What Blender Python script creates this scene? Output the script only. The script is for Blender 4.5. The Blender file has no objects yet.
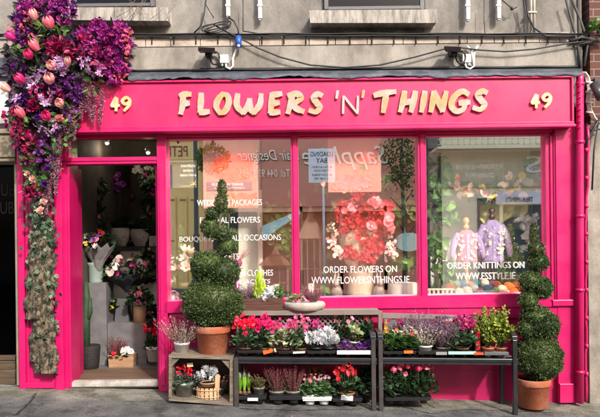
import bpy, math, random
import numpy as np
from mathutils import Vector, Matrix
sc = bpy.context.scene
COL = sc.collection
# ---------------------------------------------------------------- camera, sky, sun, exposure
EYE = Vector((0.0, -6.5, 1.58)); ROLL = 0.012
cam = bpy.data.cameras.new('camera'); camo = bpy.data.objects.new('camera', cam); COL.objects.link(camo)
camo.location = EYE; camo.rotation_euler = (math.pi/2, ROLL, 0)
cam.sensor_width = 36; cam.lens = 39; cam.shift_y = 0.0475; cam.clip_end = 500; cam.clip_start = 0.05
sc.camera = camo
SUN_EL, SUN_AZ = 35.0, 27.0            # degrees; azimuth towards +x from the street side (-y)
w = bpy.data.worlds.new('World'); sc.world = w; w.use_nodes = True
nt = w.node_tree; bg = nt.nodes['Background']
sky = nt.nodes.new('ShaderNodeTexSky'); sky.sky_type = 'NISHITA'; sky.sun_disc = False
sky.sun_elevation = math.radians(SUN_EL); sky.sun_rotation = math.radians(180-SUN_AZ)
sky.dust_density = 5.0; sky.ozone_density = 0.6
nt.links.new(sky.outputs[0], bg.inputs[0]); bg.inputs[1].default_value = 0.15
sl = bpy.data.lights.new('sun', 'SUN'); sl.energy = 2.0; sl.angle = math.radians(2.5); sl.color = (1, .95, .89)
so = bpy.data.objects.new('sun', sl); COL.objects.link(so)
e, a = math.radians(SUN_EL), math.radians(SUN_AZ)
sdir = Vector((math.sin(a)*math.cos(e), -math.cos(a)*math.cos(e), math.sin(e)))
so.rotation_euler = sdir.to_track_quat('Z', 'Y').to_euler(); so.location = (3, -8, 9)
sc.view_settings.view_transform = 'Standard'; sc.view_settings.look = 'None'
sc.view_settings.exposure = 0.88; sc.view_settings.gamma = 1; sc.view_settings.use_curve_mapping = False
sc.render.engine = 'CYCLES'
sc.cycles.transparent_max_bounces = 16; sc.cycles.max_bounces = 8
# ---------------------------------------------------------------- helpers
RX = Vector((math.cos(ROLL), 0, -math.sin(ROLL))); UX = Vector((math.sin(ROLL), 0, math.cos(ROLL)))
def W(px, py, Y=0.0):                   # point of the photograph on the upright plane y = Y
    d = Vector((0, 1, 0)) + RX*((px-300)/650) + UX*((237-py)/650)
    return EYE + d*(Y-EYE.y)
def S(Y=0.0): return (Y+6.5)/650        # metres per photo pixel at depth Y
def gz(x): return -0.0415*x             # the street falls to the right
MIR = 0.1                               # window panes at y = .05: mirrored depth
def WO(px, py, Y=-12.0):                # point seen reflected in the panes, on plane y = Y behind the camera
    v = W(px, py, MIR-Y); return Vector((v.x, Y, v.z))
def lin(h):
    h = h.lstrip('#'); c = [int(h[i:i+2], 16)/255 for i in (0, 2, 4)]
    return tuple(((x+.055)/1.055)**2.4 if x > .04045 else x/12.92 for x in c)+(1,)
MATS = {}
def mat(name, c, rough=.6, metal=0, var=.12, scale=6, bump=0, bscale=60, coat=0, c2=None, thr=(.35, .65), stretch=(1, 1, 1), spec=.5):
    if name in MATS: return MATS[name]
    m = bpy.data.materials.new(name); m.use_nodes = True; n = m.node_tree.nodes; l = m.node_tree.links
    p = n['Principled BSDF']; c = lin(c) if isinstance(c, str) else tuple(c)+(1,)*(4-len(c))
    p.inputs['Roughness'].default_value = rough; p.inputs['Metallic'].default_value = metal
    p.inputs['Coat Weight'].default_value = coat; p.inputs['Specular IOR Level'].default_value = spec
    tc = n.new('ShaderNodeTexCoord'); mp = n.new('ShaderNodeMapping'); mp.inputs['Scale'].default_value = stretch
    l.new(tc.outputs['Object'], mp.inputs[0])
    no = n.new('ShaderNodeTexNoise'); no.inputs['Scale'].default_value = scale; no.inputs['Detail'].default_value = 6; no.inputs['Roughness'].default_value = .65
    l.new(mp.outputs[0], no.inputs[0])
    r = n.new('ShaderNodeValToRGB'); r.color_ramp.elements[0].position = thr[0]; r.color_ramp.elements[1].position = thr[1]
    if c2 is None:
        r.color_ramp.elements[0].color = tuple(x*(1-var) for x in c[:3])+(1,); r.color_ramp.elements[1].color = tuple(min(1, x*(1+var)) for x in c[:3])+(1,)
    else:
        r.color_ramp.elements[0].color = c; r.color_ramp.elements[1].color = lin(c2) if isinstance(c2, str) else tuple(c2)
    l.new(no.outputs[0], r.inputs[0]); l.new(r.outputs[0], p.inputs['Base Color'])
    if bump:
        b = n.new('ShaderNodeBump'); b.inputs['Strength'].default_value = bump; b.inputs['Distance'].default_value = .01
        n2 = n.new('ShaderNodeTexNoise'); n2.inputs['Scale'].default_value = bscale; n2.inputs['Detail'].default_value = 5
        l.new(mp.outputs[0], n2.inputs[0]); l.new(n2.outputs[0], b.inputs['Height']); l.new(b.outputs[0], p.inputs['Normal'])
    MATS[name] = m; return m
def veg(name, *cols, rough=.5, trans=.25):   # every leaf or petal its own tint
    if name in MATS: return MATS[name]
    m = bpy.data.materials.new(name); m.use_nodes = True; n = m.node_tree.nodes; l = m.node_tree.links
    p = n['Principled BSDF']; p.inputs['Roughness'].default_value = rough
    g = n.new('ShaderNodeNewGeometry'); r = n.new('ShaderNodeValToRGB'); cr = r.color_ramp
    cols = [lin(c) for c in cols]
    cr.elements[0].color = cols[0]; cr.elements[1].color = cols[-1]; cr.elements[0].position = .05; cr.elements[1].position = .95
    for i, c in enumerate(cols[1:-1]): cr.elements.new((i+1)/(len(cols)-1)).color = c
    l.new(g.outputs['Random Per Island'], r.inputs[0]); l.new(r.outputs[0], p.inputs['Base Color'])
    if trans:
        t = n.new('ShaderNodeBsdfTranslucent'); mx = n.new('ShaderNodeMixShader'); mx.inputs[0].default_value = trans
        l.new(r.outputs[0], t.inputs[0]); l.new(p.outputs[0], mx.inputs[1]); l.new(t.outputs[0], mx.inputs[2])
        l.new(mx.outputs[0], n['Material Output'].inputs[0])
    MATS[name] = m; return m
def glassmat(name, refl=.3, tint=(1, 1, 1, 1), rough=0.0, add=False):
    m = bpy.data.materials.new(name); m.use_nodes = True; n = m.node_tree.nodes; l = m.node_tree.links
    n.remove(n['Principled BSDF'])
    t = n.new('ShaderNodeBsdfTransparent'); t.inputs[0].default_value = tint
    gl = n.new('ShaderNodeBsdfGlossy'); gl.inputs['Roughness'].default_value = rough; gl.inputs['Color'].default_value = (1, 1, 1, 1)
    if add:                              # glossy colour added over transmission boosts the reflection past real glass
        gl.inputs['Color'].default_value = (refl, refl, refl, 1); ad = n.new('ShaderNodeAddShader'); l.new(t.outputs[0], ad.inputs[0]); l.new(gl.outputs[0], ad.inputs[1])
        l.new(ad.outputs[0], n['Material Output'].inputs[0]); MATS[name] = m; return m
    f = n.new('ShaderNodeFresnel'); f.inputs[0].default_value = 1.45
    ad = n.new('ShaderNodeMath'); ad.operation = 'ADD'; ad.inputs[1].default_value = refl; ad.use_clamp = True; l.new(f.outputs[0], ad.inputs[0])
    mx = n.new('ShaderNodeMixShader'); l.new(ad.outputs[0], mx.inputs[0]); l.new(t.outputs[0], mx.inputs[1]); l.new(gl.outputs[0], mx.inputs[2])
    l.new(mx.outputs[0], n['Material Output'].inputs[0]); MATS[name] = m; return m
def emit(name, c, s):
    m = bpy.data.materials.new(name); m.use_nodes = True; p = m.node_tree.nodes['Principled BSDF']
    p.inputs['Base Color'].default_value = c; p.inputs['Emission Color'].default_value = c; p.inputs['Emission Strength'].default_value = s
    return m
def tagit(o, label=None, cat=None, group=None, kind=None):
    if label: o['label'] = label
    if cat: o['category'] = cat
    if group: o['group'] = group
    if kind: o['kind'] = kind
    return o
def thing(name, label, cat, loc=(0, 0, 0), group=None, kind=None):
    o = bpy.data.objects.new(name, None); COL.objects.link(o); o.location = loc; o.empty_display_size = .1
    return tagit(o, label, cat, group, kind)
def rootloc(o):
    v = Vector((0, 0, 0))
    while o is not None: v = v+Vector(o.location); o = o.parent
    return v
def norm(v):
    n = np.linalg.norm(v, axis=-1, keepdims=True); n[n == 0] = 1; return v/n
class MB:
    def __init__(s): s.v = []; s.f = []; s.m = []; s.n = 0; s.sm = []
    def add(s, V, F, m=0, smooth=False):
        V = [tuple(x) for x in V]; k = s.n
        s.v += V; s.n += len(V)
        for f in F: s.f.append([i+k for i in f]); s.m.append(m); s.sm.append(smooth)
        return s
    def box(s, x0, x1, y0, y1, z0, z1, m=0):
        if x0 > x1: x0, x1 = x1, x0
        if y0 > y1: y0, y1 = y1, y0
        if z0 > z1: z0, z1 = z1, z0
        V = [(x, y, z) for x in (x0, x1) for y in (y0, y1) for z in (z0, z1)]
        return s.add(V, [(0, 1, 3, 2), (4, 6, 7, 5), (0, 4, 5, 1), (2, 3, 7, 6), (0, 2, 6, 4), (1, 5, 7, 3)], m)
    def wb(s, px0, py0, px1, py1, Y0, Y1, m=0):      # world-square box whose face at Y0 covers these photo pixels
        cx, cy = (px0+px1)/2, (py0+py1)/2
        return s.box(W(px0, cy, Y0).x, W(px1, cy, Y0).x, Y0, Y1, W(cx, py0, Y0).z, W(cx, py1, Y0).z, m)
    def ob(s, px0, py0, px1, py1, Y=-12, dep=-.2, m=0):   # box on the opposite side, as it is seen in the panes
        cx, cy = (px0+px1)/2, (py0+py1)/2
        return s.box(WO(px0, cy, Y).x, WO(px1, cy, Y).x, Y, Y+dep, WO(cx, py0, Y).z, WO(cx, py1, Y).z, m)
    def prism(s, P, Y0, Y1, m=0):                    # outline in photo pixels, extruded in depth
        A = [W(x, y, Y0) for x, y in P]; n = len(P); B = [Vector((v.x, Y1, v.z)) for v in A]
        return s.add(A+B, [tuple(range(n)), tuple(range(2*n-1, n-1, -1))]+[(i, (i+1) % n, n+(i+1) % n, n+i) for i in range(n)], m)
    def tube(s, P, r, seg=8, m=0, cap=True):
        P = [Vector(p) for p in P]; R = r if isinstance(r, (list, tuple)) else [r]*len(P); V = []; F = []
        t0 = (P[1]-P[0]).normalized(); ref = Vector((0, 0, 1)) if abs(t0.z) < .9 else Vector((1, 0, 0))
        for i, p in enumerate(P):
            t = (P[min(i+1, len(P)-1)]-P[max(i-1, 0)])
            if t.length < 1e-9: t = t0
            t.normalize(); u = t.cross(ref)
            if u.length < 1e-4: u = t.cross(Vector((0, 1, 0)))
            u.normalize(); v = t.cross(u); ref = u.cross(t)*1.0
            ref = v*-1 if False else ref
            for k in range(seg):
                a = 2*math.pi*k/seg; V.append(p+(u*math.cos(a)+v*math.sin(a))*R[i])
        for i in range(len(P)-1):
            for k in range(seg): F.append((i*seg+k, i*seg+(k+1) % seg, (i+1)*seg+(k+1) % seg, (i+1)*seg+k))
        if cap: F += [tuple(range(seg-1, -1, -1)), tuple((len(P)-1)*seg+k for k in range(seg))]
        return s.add(V, F, m, True)
    def lathe(s, c, prof, seg=24, m=0, sx=1, sy=1, wob=0, smooth=True, rng=None):   # prof: (radius, z)
        c = Vector(c); V = []; F = []
        for (r, z) in prof:
            for k in range(seg):
                a = 2*math.pi*k/seg; q = 1+(wob*math.cos(k*math.pi) if wob else 0)
                V.append(c+Vector((r*q*sx*math.cos(a), r*q*sy*math.sin(a), z)))
        n = len(prof)
        for i in range(n-1):
            for k in range(seg): F.append((i*seg+k, i*seg+(k+1) % seg, (i+1)*seg+(k+1) % seg, (i+1)*seg+k))
        if prof[0][0] > 1e-5: F.append(tuple(range(seg-1, -1, -1)))
        if prof[-1][0] > 1e-5: F.append(tuple((n-1)*seg+k for k in range(seg)))
        return s.add(V, F, m, smooth)
    def ball(s, c, r, m=0, seg=14, ring=9, amp=0, seed=0):
        if not hasattr(r, '__len__'): r = (r, r, r)
        rg = random.Random(seed); c = Vector(c); V = []; F = []
        for i in range(ring+1):
            t = math.pi*i/ring
            for k in range(seg):
                a = 2*math.pi*k/seg; q = 1+amp*(rg.random()-.5)
                V.append(c+Vector((r[0]*q*math.sin(t)*math.cos(a), r[1]*q*math.sin(t)*math.sin(a), -r[2]*q*math.cos(t))))
        for i in range(ring):
            for k in range(seg): F.append((i*seg+k, i*seg+(k+1) % seg, (i+1)*seg+(k+1) % seg, (i+1)*seg+k))
        return s.add(V, F, m, True)
    def inst(s, T, P, D, N, L, Wd=None, m=0):        # many copies of a small template: T=(verts, faces); x axis along D, z along N
        TV, TF = T; P = np.asarray(P, float).reshape(-1, 3); n = len(P)
        if n == 0: return s
        D = norm(np.asarray(D, float).reshape(-1, 3)+np.zeros((n, 3))); N = np.asarray(N, float).reshape(-1, 3)+np.zeros((n, 3))
        B = norm(np.cross(N, D)+1e-6); N = np.cross(D, B); L = np.asarray(L, float)*np.ones(n); Wd = L if Wd is None else np.asarray(Wd, float)*np.ones(n)
        V = P[:, None]+TV[None, :, 0:1]*(D*L[:, None])[:, None]+TV[None, :, 1:2]*(B*Wd[:, None])[:, None]+TV[None, :, 2:3]*(N*Wd[:, None])[:, None]
        k = s.n; nv = len(TV); s.v += [tuple(x) for x in V.reshape(-1, 3)]; s.n += n*nv
        for i in range(n):
            o = k+i*nv
            for f in TF: s.f.append([j+o for j in f])
        s.m += [m]*(n*len(TF)); s.sm += [False]*(n*len(TF)); return s
def obj(name, mb, mats, parent=None, bevel=0, **kw):
    if not isinstance(mats, (list, tuple)): mats = [mats]
    off = rootloc(parent) if parent else Vector((0, 0, 0))
    V = np.array(mb.v, float)-np.array(off)
    if parent is None and len(V):
        lo = V.min(0); hi = V.max(0); off = Vector(((lo[0]+hi[0])/2, (lo[1]+hi[1])/2, lo[2])); V = V-np.array(off)
    me = bpy.data.meshes.new(name); me.from_pydata(V.tolist(), [], mb.f)
    for m in mats: me.materials.append(m)
    me.polygons.foreach_set('material_index', mb.m); me.polygons.foreach_set('use_smooth', mb.sm); me.update()
    o = bpy.data.objects.new(name, me); COL.objects.link(o)
    if parent: o.parent = parent
    else: o.location = off
    if bevel:
        b = o.modifiers.new('bevel', 'BEVEL'); b.width = bevel; b.segments = 2; b.limit_method = 'ANGLE'
    return tagit(o, **kw)
def A(*x): return np.array(x, float)
LEAF = (A((0, 0, 0), (.33, .5, .1), (.33, -.5, .1), (.4, 0, 0), (.75, .34, .06), (.75, -.34, .06), (1, 0, -.1)), [(0, 2, 3), (0, 3, 1), (1, 3, 4), (2, 5, 3), (3, 6, 4), (3, 5, 6)])
SLIM = (A((0, .2, 0), (0, -.2, 0), (.5, .5, .05), (.5, -.5, .05), (1, 0, -.1)), [(0, 1, 3, 2), (2, 3, 4)])
TINY = (A((0, 0, 0), (.5, .45, .08), (1, 0, 0), (.5, -.45, .08)), [(0, 3, 2), (0, 2, 1)])
def disc(n, cup=0, notch=0, ruff=0):
    V = [(0, 0, 0)]+[((1-(notch if i == 0 else 0))*.5*math.cos(2*math.pi*i/n+math.pi), .5*math.sin(2*math.pi*i/n+math.pi), cup+(ruff if i % 2 else -ruff)) for i in range(n)]
    return (np.array(V), [(0, 1+i, 1+(i+1) % n) for i in range(n)])
ROUND = disc(9, .1, .6)
def star(n, w=.3, up=.25, r0=.08):                    # an open flower of n petals facing +z
    V = []; F = []
    for i in range(n):
        a = 2*math.pi*i/n; c, s_ = math.cos(a), math.sin(a)
        for (r, t, z) in ((r0, -.05, 0), (r0, .05, 0), (.33, w*.55, up*.6), (.33, -w*.55, up*.6), (.5, w*.25, up), (.5, -w*.25, up)):
            V.append((r*c-t*s_, r*s_+t*c, z))
        k = i*6; F += [(k, k+1, k+2, k+3), (k+3, k+2, k+4, k+5)]
    return (np.array(V), F)
STAR5 = star(5, .42); STAR6 = star(6, .3, .15); STAR3 = star(3, .6, .2); DAISY = star(14, .12, .04, .05)
CYC = star(5, .55, 1.1, .1)                           # swept-back petals
def rdir(rg, n, up=0.0, yb=0.0):
    d = rg.normal(size=(n, 3)); d[:, 2] += up; d[:, 1] += yb; return norm(d)
RG = np.random.default_rng(7)
def fit_text(parent, name, s, px0, px1, py0, py1, Y, material, ext=.003, shear=0, opp=False, bold=0):
    cu = bpy.data.curves.new('t', 'FONT'); cu.body = s; cu.size = 1; cu.extrude = .5; cu.shear = shear; cu.offset = bold; cu.align_x = 'CENTER'; cu.resolution_u = 3
    o = bpy.data.objects.new('t', cu); COL.objects.link(o); dg = bpy.context.evaluated_depsgraph_get(); dg.update()
    me = bpy.data.meshes.new_from_object(o.evaluated_get(dg)); bpy.data.objects.remove(o); bpy.data.curves.remove(cu)
    V = np.array([v.co[:] for v in me.vertices]); lo, hi = V.min(0), V.max(0); cx, cy = (px0+px1)/2, (py0+py1)/2
    if opp: x0, x1, z0, z1 = WO(px1, cy, Y).x, WO(px0, cy, Y).x, WO(cx, py1, Y).z, WO(cx, py0, Y).z
    else: x0, x1, z0, z1 = W(px0, cy, Y).x, W(px1, cy, Y).x, W(cx, py1, Y).z, W(cx, py0, Y).z
    T = (V-lo)/(hi-lo); X = x0+T[:, 0]*(x1-x0); Z = z0+T[:, 1]*(z1-z0); Yv = Y+(T[:, 2]*ext if opp else -T[:, 2]*ext)
    mb = MB(); mb.add(np.stack([X, Yv, Z], 1).tolist(), [tuple(p.vertices) for p in me.polygons]); bpy.data.meshes.remove(me)
    if parent is None: return mb
    return obj(name, mb, material, parent)
def stroke(mb, P, wd, Y, th=.014, m=0, taper=.75, Yback=None):   # brush stroke in photo pixels
    P = [Vector((p[0], p[1])) for p in P]; Q = []
    for i in range(len(P)-1):
        p0, p1, p2, p3 = P[max(i-1, 0)], P[i], P[i+1], P[min(i+2, len(P)-1)]
        for k in range(6):
            t = k/6; Q.append(.5*((2*p1)+(p2-p0)*t+(2*p0-5*p1+4*p2-p3)*t*t+(3*p1-p0-3*p2+p3)*t**3))
    Q.append(P[-1]); L = []; R = []; n = len(Q)
    for i, q in enumerate(Q):
        t = (Q[min(i+1, n-1)]-Q[max(i-1, 0)]); t = t.normalized() if t.length > 1e-6 else Vector((1, 0)); nn = Vector((-t.y, t.x))
        e = i/(n-1); ww = wd/2*(taper+(1-taper)*math.sin(math.pi*min(1, e*1.15))); ww *= 1+.035*math.sin(i*1.7)
        if i == 0: q = q-t*wd*.15
        if i == n-1: q = q+t*wd*.15
        L.append(q+nn*ww); R.append(q-nn*ww)
    V = []; F = []
    for YY in (Y, Y+th):
        for q in L+R:
            v = W(q.x, q.y, Y); V.append((v.x, YY, v.z))
    for i in range(n-1):
        F += [(i, i+1, n+i+1, n+i), (2*n+i, 3*n+i, 3*n+i+1, 2*n+i+1), (i, 2*n+i, 2*n+i+1, i+1), (n+i, n+i+1, 3*n+i+1, 3*n+i)]
    F += [(0, n, 3*n, 2*n), (n-1, 3*n-1, 4*n-1, 2*n-1)]
    mb.add(V, F, m)
# ================================================================ materials of the street and the shop
def paint(name, c, fade, rough=.34):                # brushed gloss paint: faded areas, brush marks, small chips
    m = bpy.data.materials.new(name); m.use_nodes = True; n = m.node_tree.nodes; l = m.node_tree.links; p = n['Principled BSDF']; p.inputs['Coat Weight'].default_value = .2; p.inputs['Coat Roughness'].default_value = .25
    g_ = n.new('ShaderNodeNewGeometry')
    def noise(scale, stretch, det): mp = n.new('ShaderNodeMapping'); mp.inputs['Scale'].default_value = stretch; l.new(g_.outputs['Position'], mp.inputs[0]); no = n.new('ShaderNodeTexNoise'); no.inputs['Scale'].default_value = scale; no.inputs['Detail'].default_value = det; no.inputs['Roughness'].default_value = .7; l.new(mp.outputs[0], no.inputs[0]); return no.outputs[0]
    def ramp(x, p0, c0, p1, c1): r = n.new('ShaderNodeValToRGB'); e_ = r.color_ramp.elements; e_[0].position = p0; e_[0].color = c0; e_[1].position = p1; e_[1].color = c1; l.new(x, r.inputs[0]); return r.outputs[0]
    a_ = ramp(noise(1.9, (1, 1, 1), 7), .35, c, .7, fade); ch = ramp(noise(26, (1, 1, .5), 8), .70, (0, 0, 0, 1), .715, (1, 1, 1, 1))
    mx = n.new('ShaderNodeMixRGB'); l.new(ch, mx.inputs[0]); l.new(a_, mx.inputs[1]); mx.inputs[2].default_value = (c[0]*.45, .004, c[2]*.5, 1); l.new(mx.outputs[0], p.inputs['Base Color'])
    l.new(ramp(noise(4, (1, 1, 1), 6), .3, (rough-.07,)*3+(1,), .7, (rough+.16,)*3+(1,)), p.inputs['Roughness'])
    bu = n.new('ShaderNodeBump'); bu.inputs['Strength'].default_value = .22; bu.inputs['Distance'].default_value = .004; l.new(noise(28, (1, 1, .12), 5), bu.inputs['Height']); l.new(bu.outputs[0], p.inputs['Normal']); MATS[name] = m; return m
PINK = paint('pink_gloss_paint', (.50, .0025, .105, 1), (.60, .008, .135, 1)); FASC = paint('fascia_pink_paint', (.58, .006, .095, 1), (.67, .018, .125, 1), .38); RISE = paint('riser_pink_paint', (.42, .002, .085, 1), (.52, .005, .11, 1), .45)
def wallmat(name, c0, c1, c2, sc_=1.0):            # cement render: blotches, rain streaks and fine aggregate
    m = bpy.data.materials.new(name); m.use_nodes = True; n = m.node_tree.nodes; l = m.node_tree.links; p = n['Principled BSDF']; p.inputs['Roughness'].default_value = .92
    g_ = n.new('ShaderNodeNewGeometry')
    def noise(scale, stretch, det, lo, hi, a_, b_):
        mp = n.new('ShaderNodeMapping'); mp.inputs['Scale'].default_value = stretch; l.new(g_.outputs['Position'], mp.inputs[0]); no = n.new('ShaderNodeTexNoise'); no.inputs['Scale'].default_value = scale; no.inputs['Detail'].default_value = det; no.inputs['Roughness'].default_value = .68; l.new(mp.outputs[0], no.inputs[0])
        r = n.new('ShaderNodeValToRGB'); e_ = r.color_ramp.elements; e_[0].position = lo; e_[0].color = a_; e_[1].position = hi; e_[1].color = b_; l.new(no.outputs[0], r.inputs[0]); return r.outputs[0], no.outputs[0]
    def mul(x, y, f=1.0): q = n.new('ShaderNodeMixRGB'); q.blend_type = 'MULTIPLY'; q.inputs[0].default_value = f; l.new(x, q.inputs[1]); l.new(y, q.inputs[2]); return q.outputs[0]
    a_, _ = noise(1.6*sc_, (1, 1, 1), 9, .34, .66, c0, c1); s_, _ = noise(3.0, (1.4, 1, .55), 7, .36, .56, c2, (1, 1, 1, 1)); f_, fn = noise(150, (1, 1, 1), 3, .3, .7, (.72, .72, .72, 1), (1.2, 1.2, 1.2, 1))
    l.new(mul(mul(a_, s_, .75), f_, .8), p.inputs['Base Color']); bu = n.new('ShaderNodeBump'); bu.inputs['Strength'].default_value = .5; bu.inputs['Distance'].default_value = .006; l.new(fn, bu.inputs['Height']); l.new(bu.outputs[0], p.inputs['Normal']); return m
STONE = wallmat('grey_render', (.155, .147, .136, 1), (.315, .296, .27, 1), (.60, .59, .58, 1))
STONE2 = mat('weathered_stone', (.15, .14, .125), .9, c2=(.42, .39, .35, 1), scale=7, thr=(.32, .6), bump=.6, bscale=70, stretch=(3, 1, .6))
BAND = mat('pale_stone_band', (.24, .20, .165), .9, c2=(.46, .39, .33, 1), scale=5, thr=(.3, .6), bump=.4, bscale=60)
LEAD = mat('lead_flashing', (.04, .048, .065), .6, c2=(.13, .145, .17, 1), scale=7, thr=(.45, .75), bump=.8, bscale=9)
CBL = mat('black_cable', (.02, .02, .022), .5); WHP = mat('white_plastic', (.72, .70, .68), .4, var=.05)
GREYW = mat('grey_woodwork', (.10, .10, .11), .5, var=.2, scale=14, stretch=(1, 1, 8))
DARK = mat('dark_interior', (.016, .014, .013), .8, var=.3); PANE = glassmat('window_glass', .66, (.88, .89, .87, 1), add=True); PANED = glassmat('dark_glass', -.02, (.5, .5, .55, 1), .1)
LGREY = mat('grey_painted_wood', (.12, .115, .125), .6, c2=(.19, .185, .19, 1), scale=6, bump=.2, bscale=40); WHITE = mat('white_paint', (.7, .68, .66), .5, var=.06)
VINYL = mat('white_vinyl', (.66, .66, .65), .5, var=.02)
TARM = mat('tarmac', (.050, .052, .055), .9, c2=(.135, .137, .14, 1), scale=3.2, thr=(.3, .75), bump=.9, bscale=160)
BRICK = None
def brickmat():
    m = bpy.data.materials.new('red_brick'); m.use_nodes = True; n = m.node_tree.nodes; l = m.node_tree.links; p = n['Principled BSDF']
    tc = n.new('ShaderNodeTexCoord'); mp = n.new('ShaderNodeMapping'); mp.inputs['Rotation'].default_value = (math.radians(90), 0, 0); l.new(tc.outputs['Object'], mp.inputs[0])
    b = n.new('ShaderNodeTexBrick'); b.inputs['Scale'].default_value = 1; b.inputs['Brick Width'].default_value = .22; b.inputs['Row Height'].default_value = .075; b.inputs['Mortar Size'].default_value = .006
    b.inputs['Color1'].default_value = (.13, .05, .038, 1); b.inputs['Color2'].default_value = (.075, .032, .028, 1); b.inputs['Mortar'].default_value = (.20, .16, .14, 1)
    l.new(mp.outputs[0], b.inputs[0]); l.new(b.outputs[0], p.inputs['Base Color']); p.inputs['Roughness'].default_value = .9
    bu = n.new('ShaderNodeBump'); bu.inputs['Strength'].default_value = .6; bu.inputs['Distance'].default_value = .01; bu.invert = True; l.new(b.outputs['Fac'], bu.inputs['Height']); l.new(bu.outputs[0], p.inputs['Normal'])
    return m
BRICK = brickmat()
# ================================================================ ground
def slab(mb, x0, x1, y0, y1, dz, th=.1, m=0, nx=1):
    V = [(x, y, gz(x)+dz-t) for x in (x0, x1) for y in (y0, y1) for t in (th, 0)]
    mb.add(V, [(0, 1, 3, 2), (4, 6, 7, 5), (0, 4, 5, 1), (2, 3, 7, 6), (0, 2, 6, 4), (1, 5, 7, 3)], m)
g = MB(); slab(g, -90, 90, -100, 60, -.12, .3); obj('ground', g, TARM, kind='structure')
# footpath: worn tarmac, darker near the kerb, greener along the wall
def pathmat():
    m = bpy.data.materials.new('worn_footpath'); m.use_nodes = True; n = m.node_tree.nodes; l = m.node_tree.links; p = n['Principled BSDF']
    tc = n.new('ShaderNodeTexCoord'); sx = n.new('ShaderNodeSeparateXYZ')
    g_ = n.new('ShaderNodeNewGeometry'); l.new(g_.outputs['Position'], sx.inputs[0])
    no = n.new('ShaderNodeTexNoise'); no.inputs['Scale'].default_value = 2.2; no.inputs['Detail'].default_value = 8; no.inputs['Roughness'].default_value = .7; l.new(g_.outputs['Position'], no.inputs[0])
    r = n.new('ShaderNodeValToRGB'); e_ = r.color_ramp.elements; e_[0].position = .36; e_[0].color = (.085, .086, .088, 1); e_[1].position = .64; e_[1].color = (.25, .25, .235, 1); l.new(no.outputs[0], r.inputs[0])
    # pale worn band of old paving along the shopfront with a soft ragged edge
    ma = n.new('ShaderNodeMath'); ma.operation = 'MULTIPLY_ADD'; ma.inputs[1].default_value = .95; l.new(no.outputs[0], ma.inputs[0]); l.new(sx.outputs[1], ma.inputs[2])
    r2 = n.new('ShaderNodeValToRGB'); q = r2.color_ramp.elements; q[0].position = .02; q[0].color = (0, 0, 0, 1); q[1].position = .17; q[1].color = (1, 1, 1, 1); l.new(ma.outputs[0], r2.inputs[0])
    n2 = n.new('ShaderNodeTexNoise'); n2.inputs['Scale'].default_value = 6; n2.inputs['Detail'].default_value = 6; l.new(g_.outputs['Position'], n2.inputs[0])
    r3 = n.new('ShaderNodeValToRGB'); q = r3.color_ramp.elements; q[0].position = .35; q[0].color = (.17, .175, .12, 1); q[1].position = .65; q[1].color = (.38, .37, .32, 1); l.new(n2.outputs[0], r3.inputs[0])
    mx = n.new('ShaderNodeMixRGB'); l.new(r2.outputs[0], mx.inputs[0]); l.new(r.outputs[0], mx.inputs[1]); l.new(r3.outputs[0], mx.inputs[2])
    # fine chippings
    v = n.new('ShaderNodeTexVoronoi'); v.inputs['Scale'].default_value = 75; l.new(g_.outputs['Position'], v.inputs[0])
    r4 = n.new('ShaderNodeValToRGB'); q = r4.color_ramp.elements; q[0].position = 0; q[0].color = (1.5, 1.5, 1.5, 1); q[1].position = .5; q[1].color = (.45, .45, .45, 1); l.new(v.outputs[0], r4.inputs[0])
    n5 = n.new('ShaderNodeTexNoise'); n5.inputs['Scale'].default_value = 3.7; n5.inputs['Detail'].default_value = 9; n5.inputs['Roughness'].default_value = .75; l.new(g_.outputs['Position'], n5.inputs[0]); r5 = n.new('ShaderNodeValToRGB'); q = r5.color_ramp.elements; q[0].position = .40; q[0].color = (.45, .45, .46, 1); q[1].position = .47; q[1].color = (1, 1, 1, 1); l.new(n5.outputs[0], r5.inputs[0]); m5 = n.new('ShaderNodeMixRGB'); m5.blend_type = 'MULTIPLY'; m5.inputs[0].default_value = 1; l.new(mx.outputs[0], m5.inputs[1]); l.new(r5.outputs[0], m5.inputs[2]); mx = m5
    m2 = n.new('ShaderNodeMixRGB'); m2.blend_type = 'MULTIPLY'; m2.inputs[0].default_value = .8; l.new(mx.outputs[0], m2.inputs[1]); l.new(r4.outputs[0], m2.inputs[2]); l.new(m2.outputs[0], p.inputs['Base Color'])
    bu = n.new('ShaderNodeBump'); bu.inputs['Strength'].default_value = .7; bu.inputs['Distance'].default_value = .006; l.new(v.outputs[0], bu.inputs['Height']); l.new(bu.outputs[0], p.inputs['Normal']); p.inputs['Roughness'].default_value = .85
    return m
g = MB(); slab(g, -20, 20, -3.6, .9, 0, .12); obj('footpath', g, pathmat(), kind='structure')
g = MB(); slab(g, -20, 20, -3.75, -3.6, .004, .13); slab(g, -20, 20, -9.4, -9.25, .004, .13); obj('kerb', g, STONE2, kind='structure')
g = MB(); slab(g, -20, 20, -12, -9.4, 0, .12); obj('opposite_footpath', g, TARM, kind='structure')
g = MB()
def crack(P, wd=.006, r=3):
    rg = random.Random(r); Q = []
    for (x0, y0), (x1, y1) in zip(P, P[1:]):
        for k in range(10): t = k/10; Q.append((x0+(x1-x0)*t+rg.uniform(-1, 1)*.012, y0+(y1-y0)*t+rg.uniform(-1, 1)*.012))
    V = []; F = []
    for i, (x, y) in enumerate(Q): ww = wd*rg.uniform(.4, 1.2); V += [(x-ww, y-ww, gz(x)+.004), (x+ww, y+ww, gz(x)+.004)]
    for i in range(len(Q)-1): F.append((2*i, 2*i+1, 2*i+3, 2*i+2))
    g.add(V, F)
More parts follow.
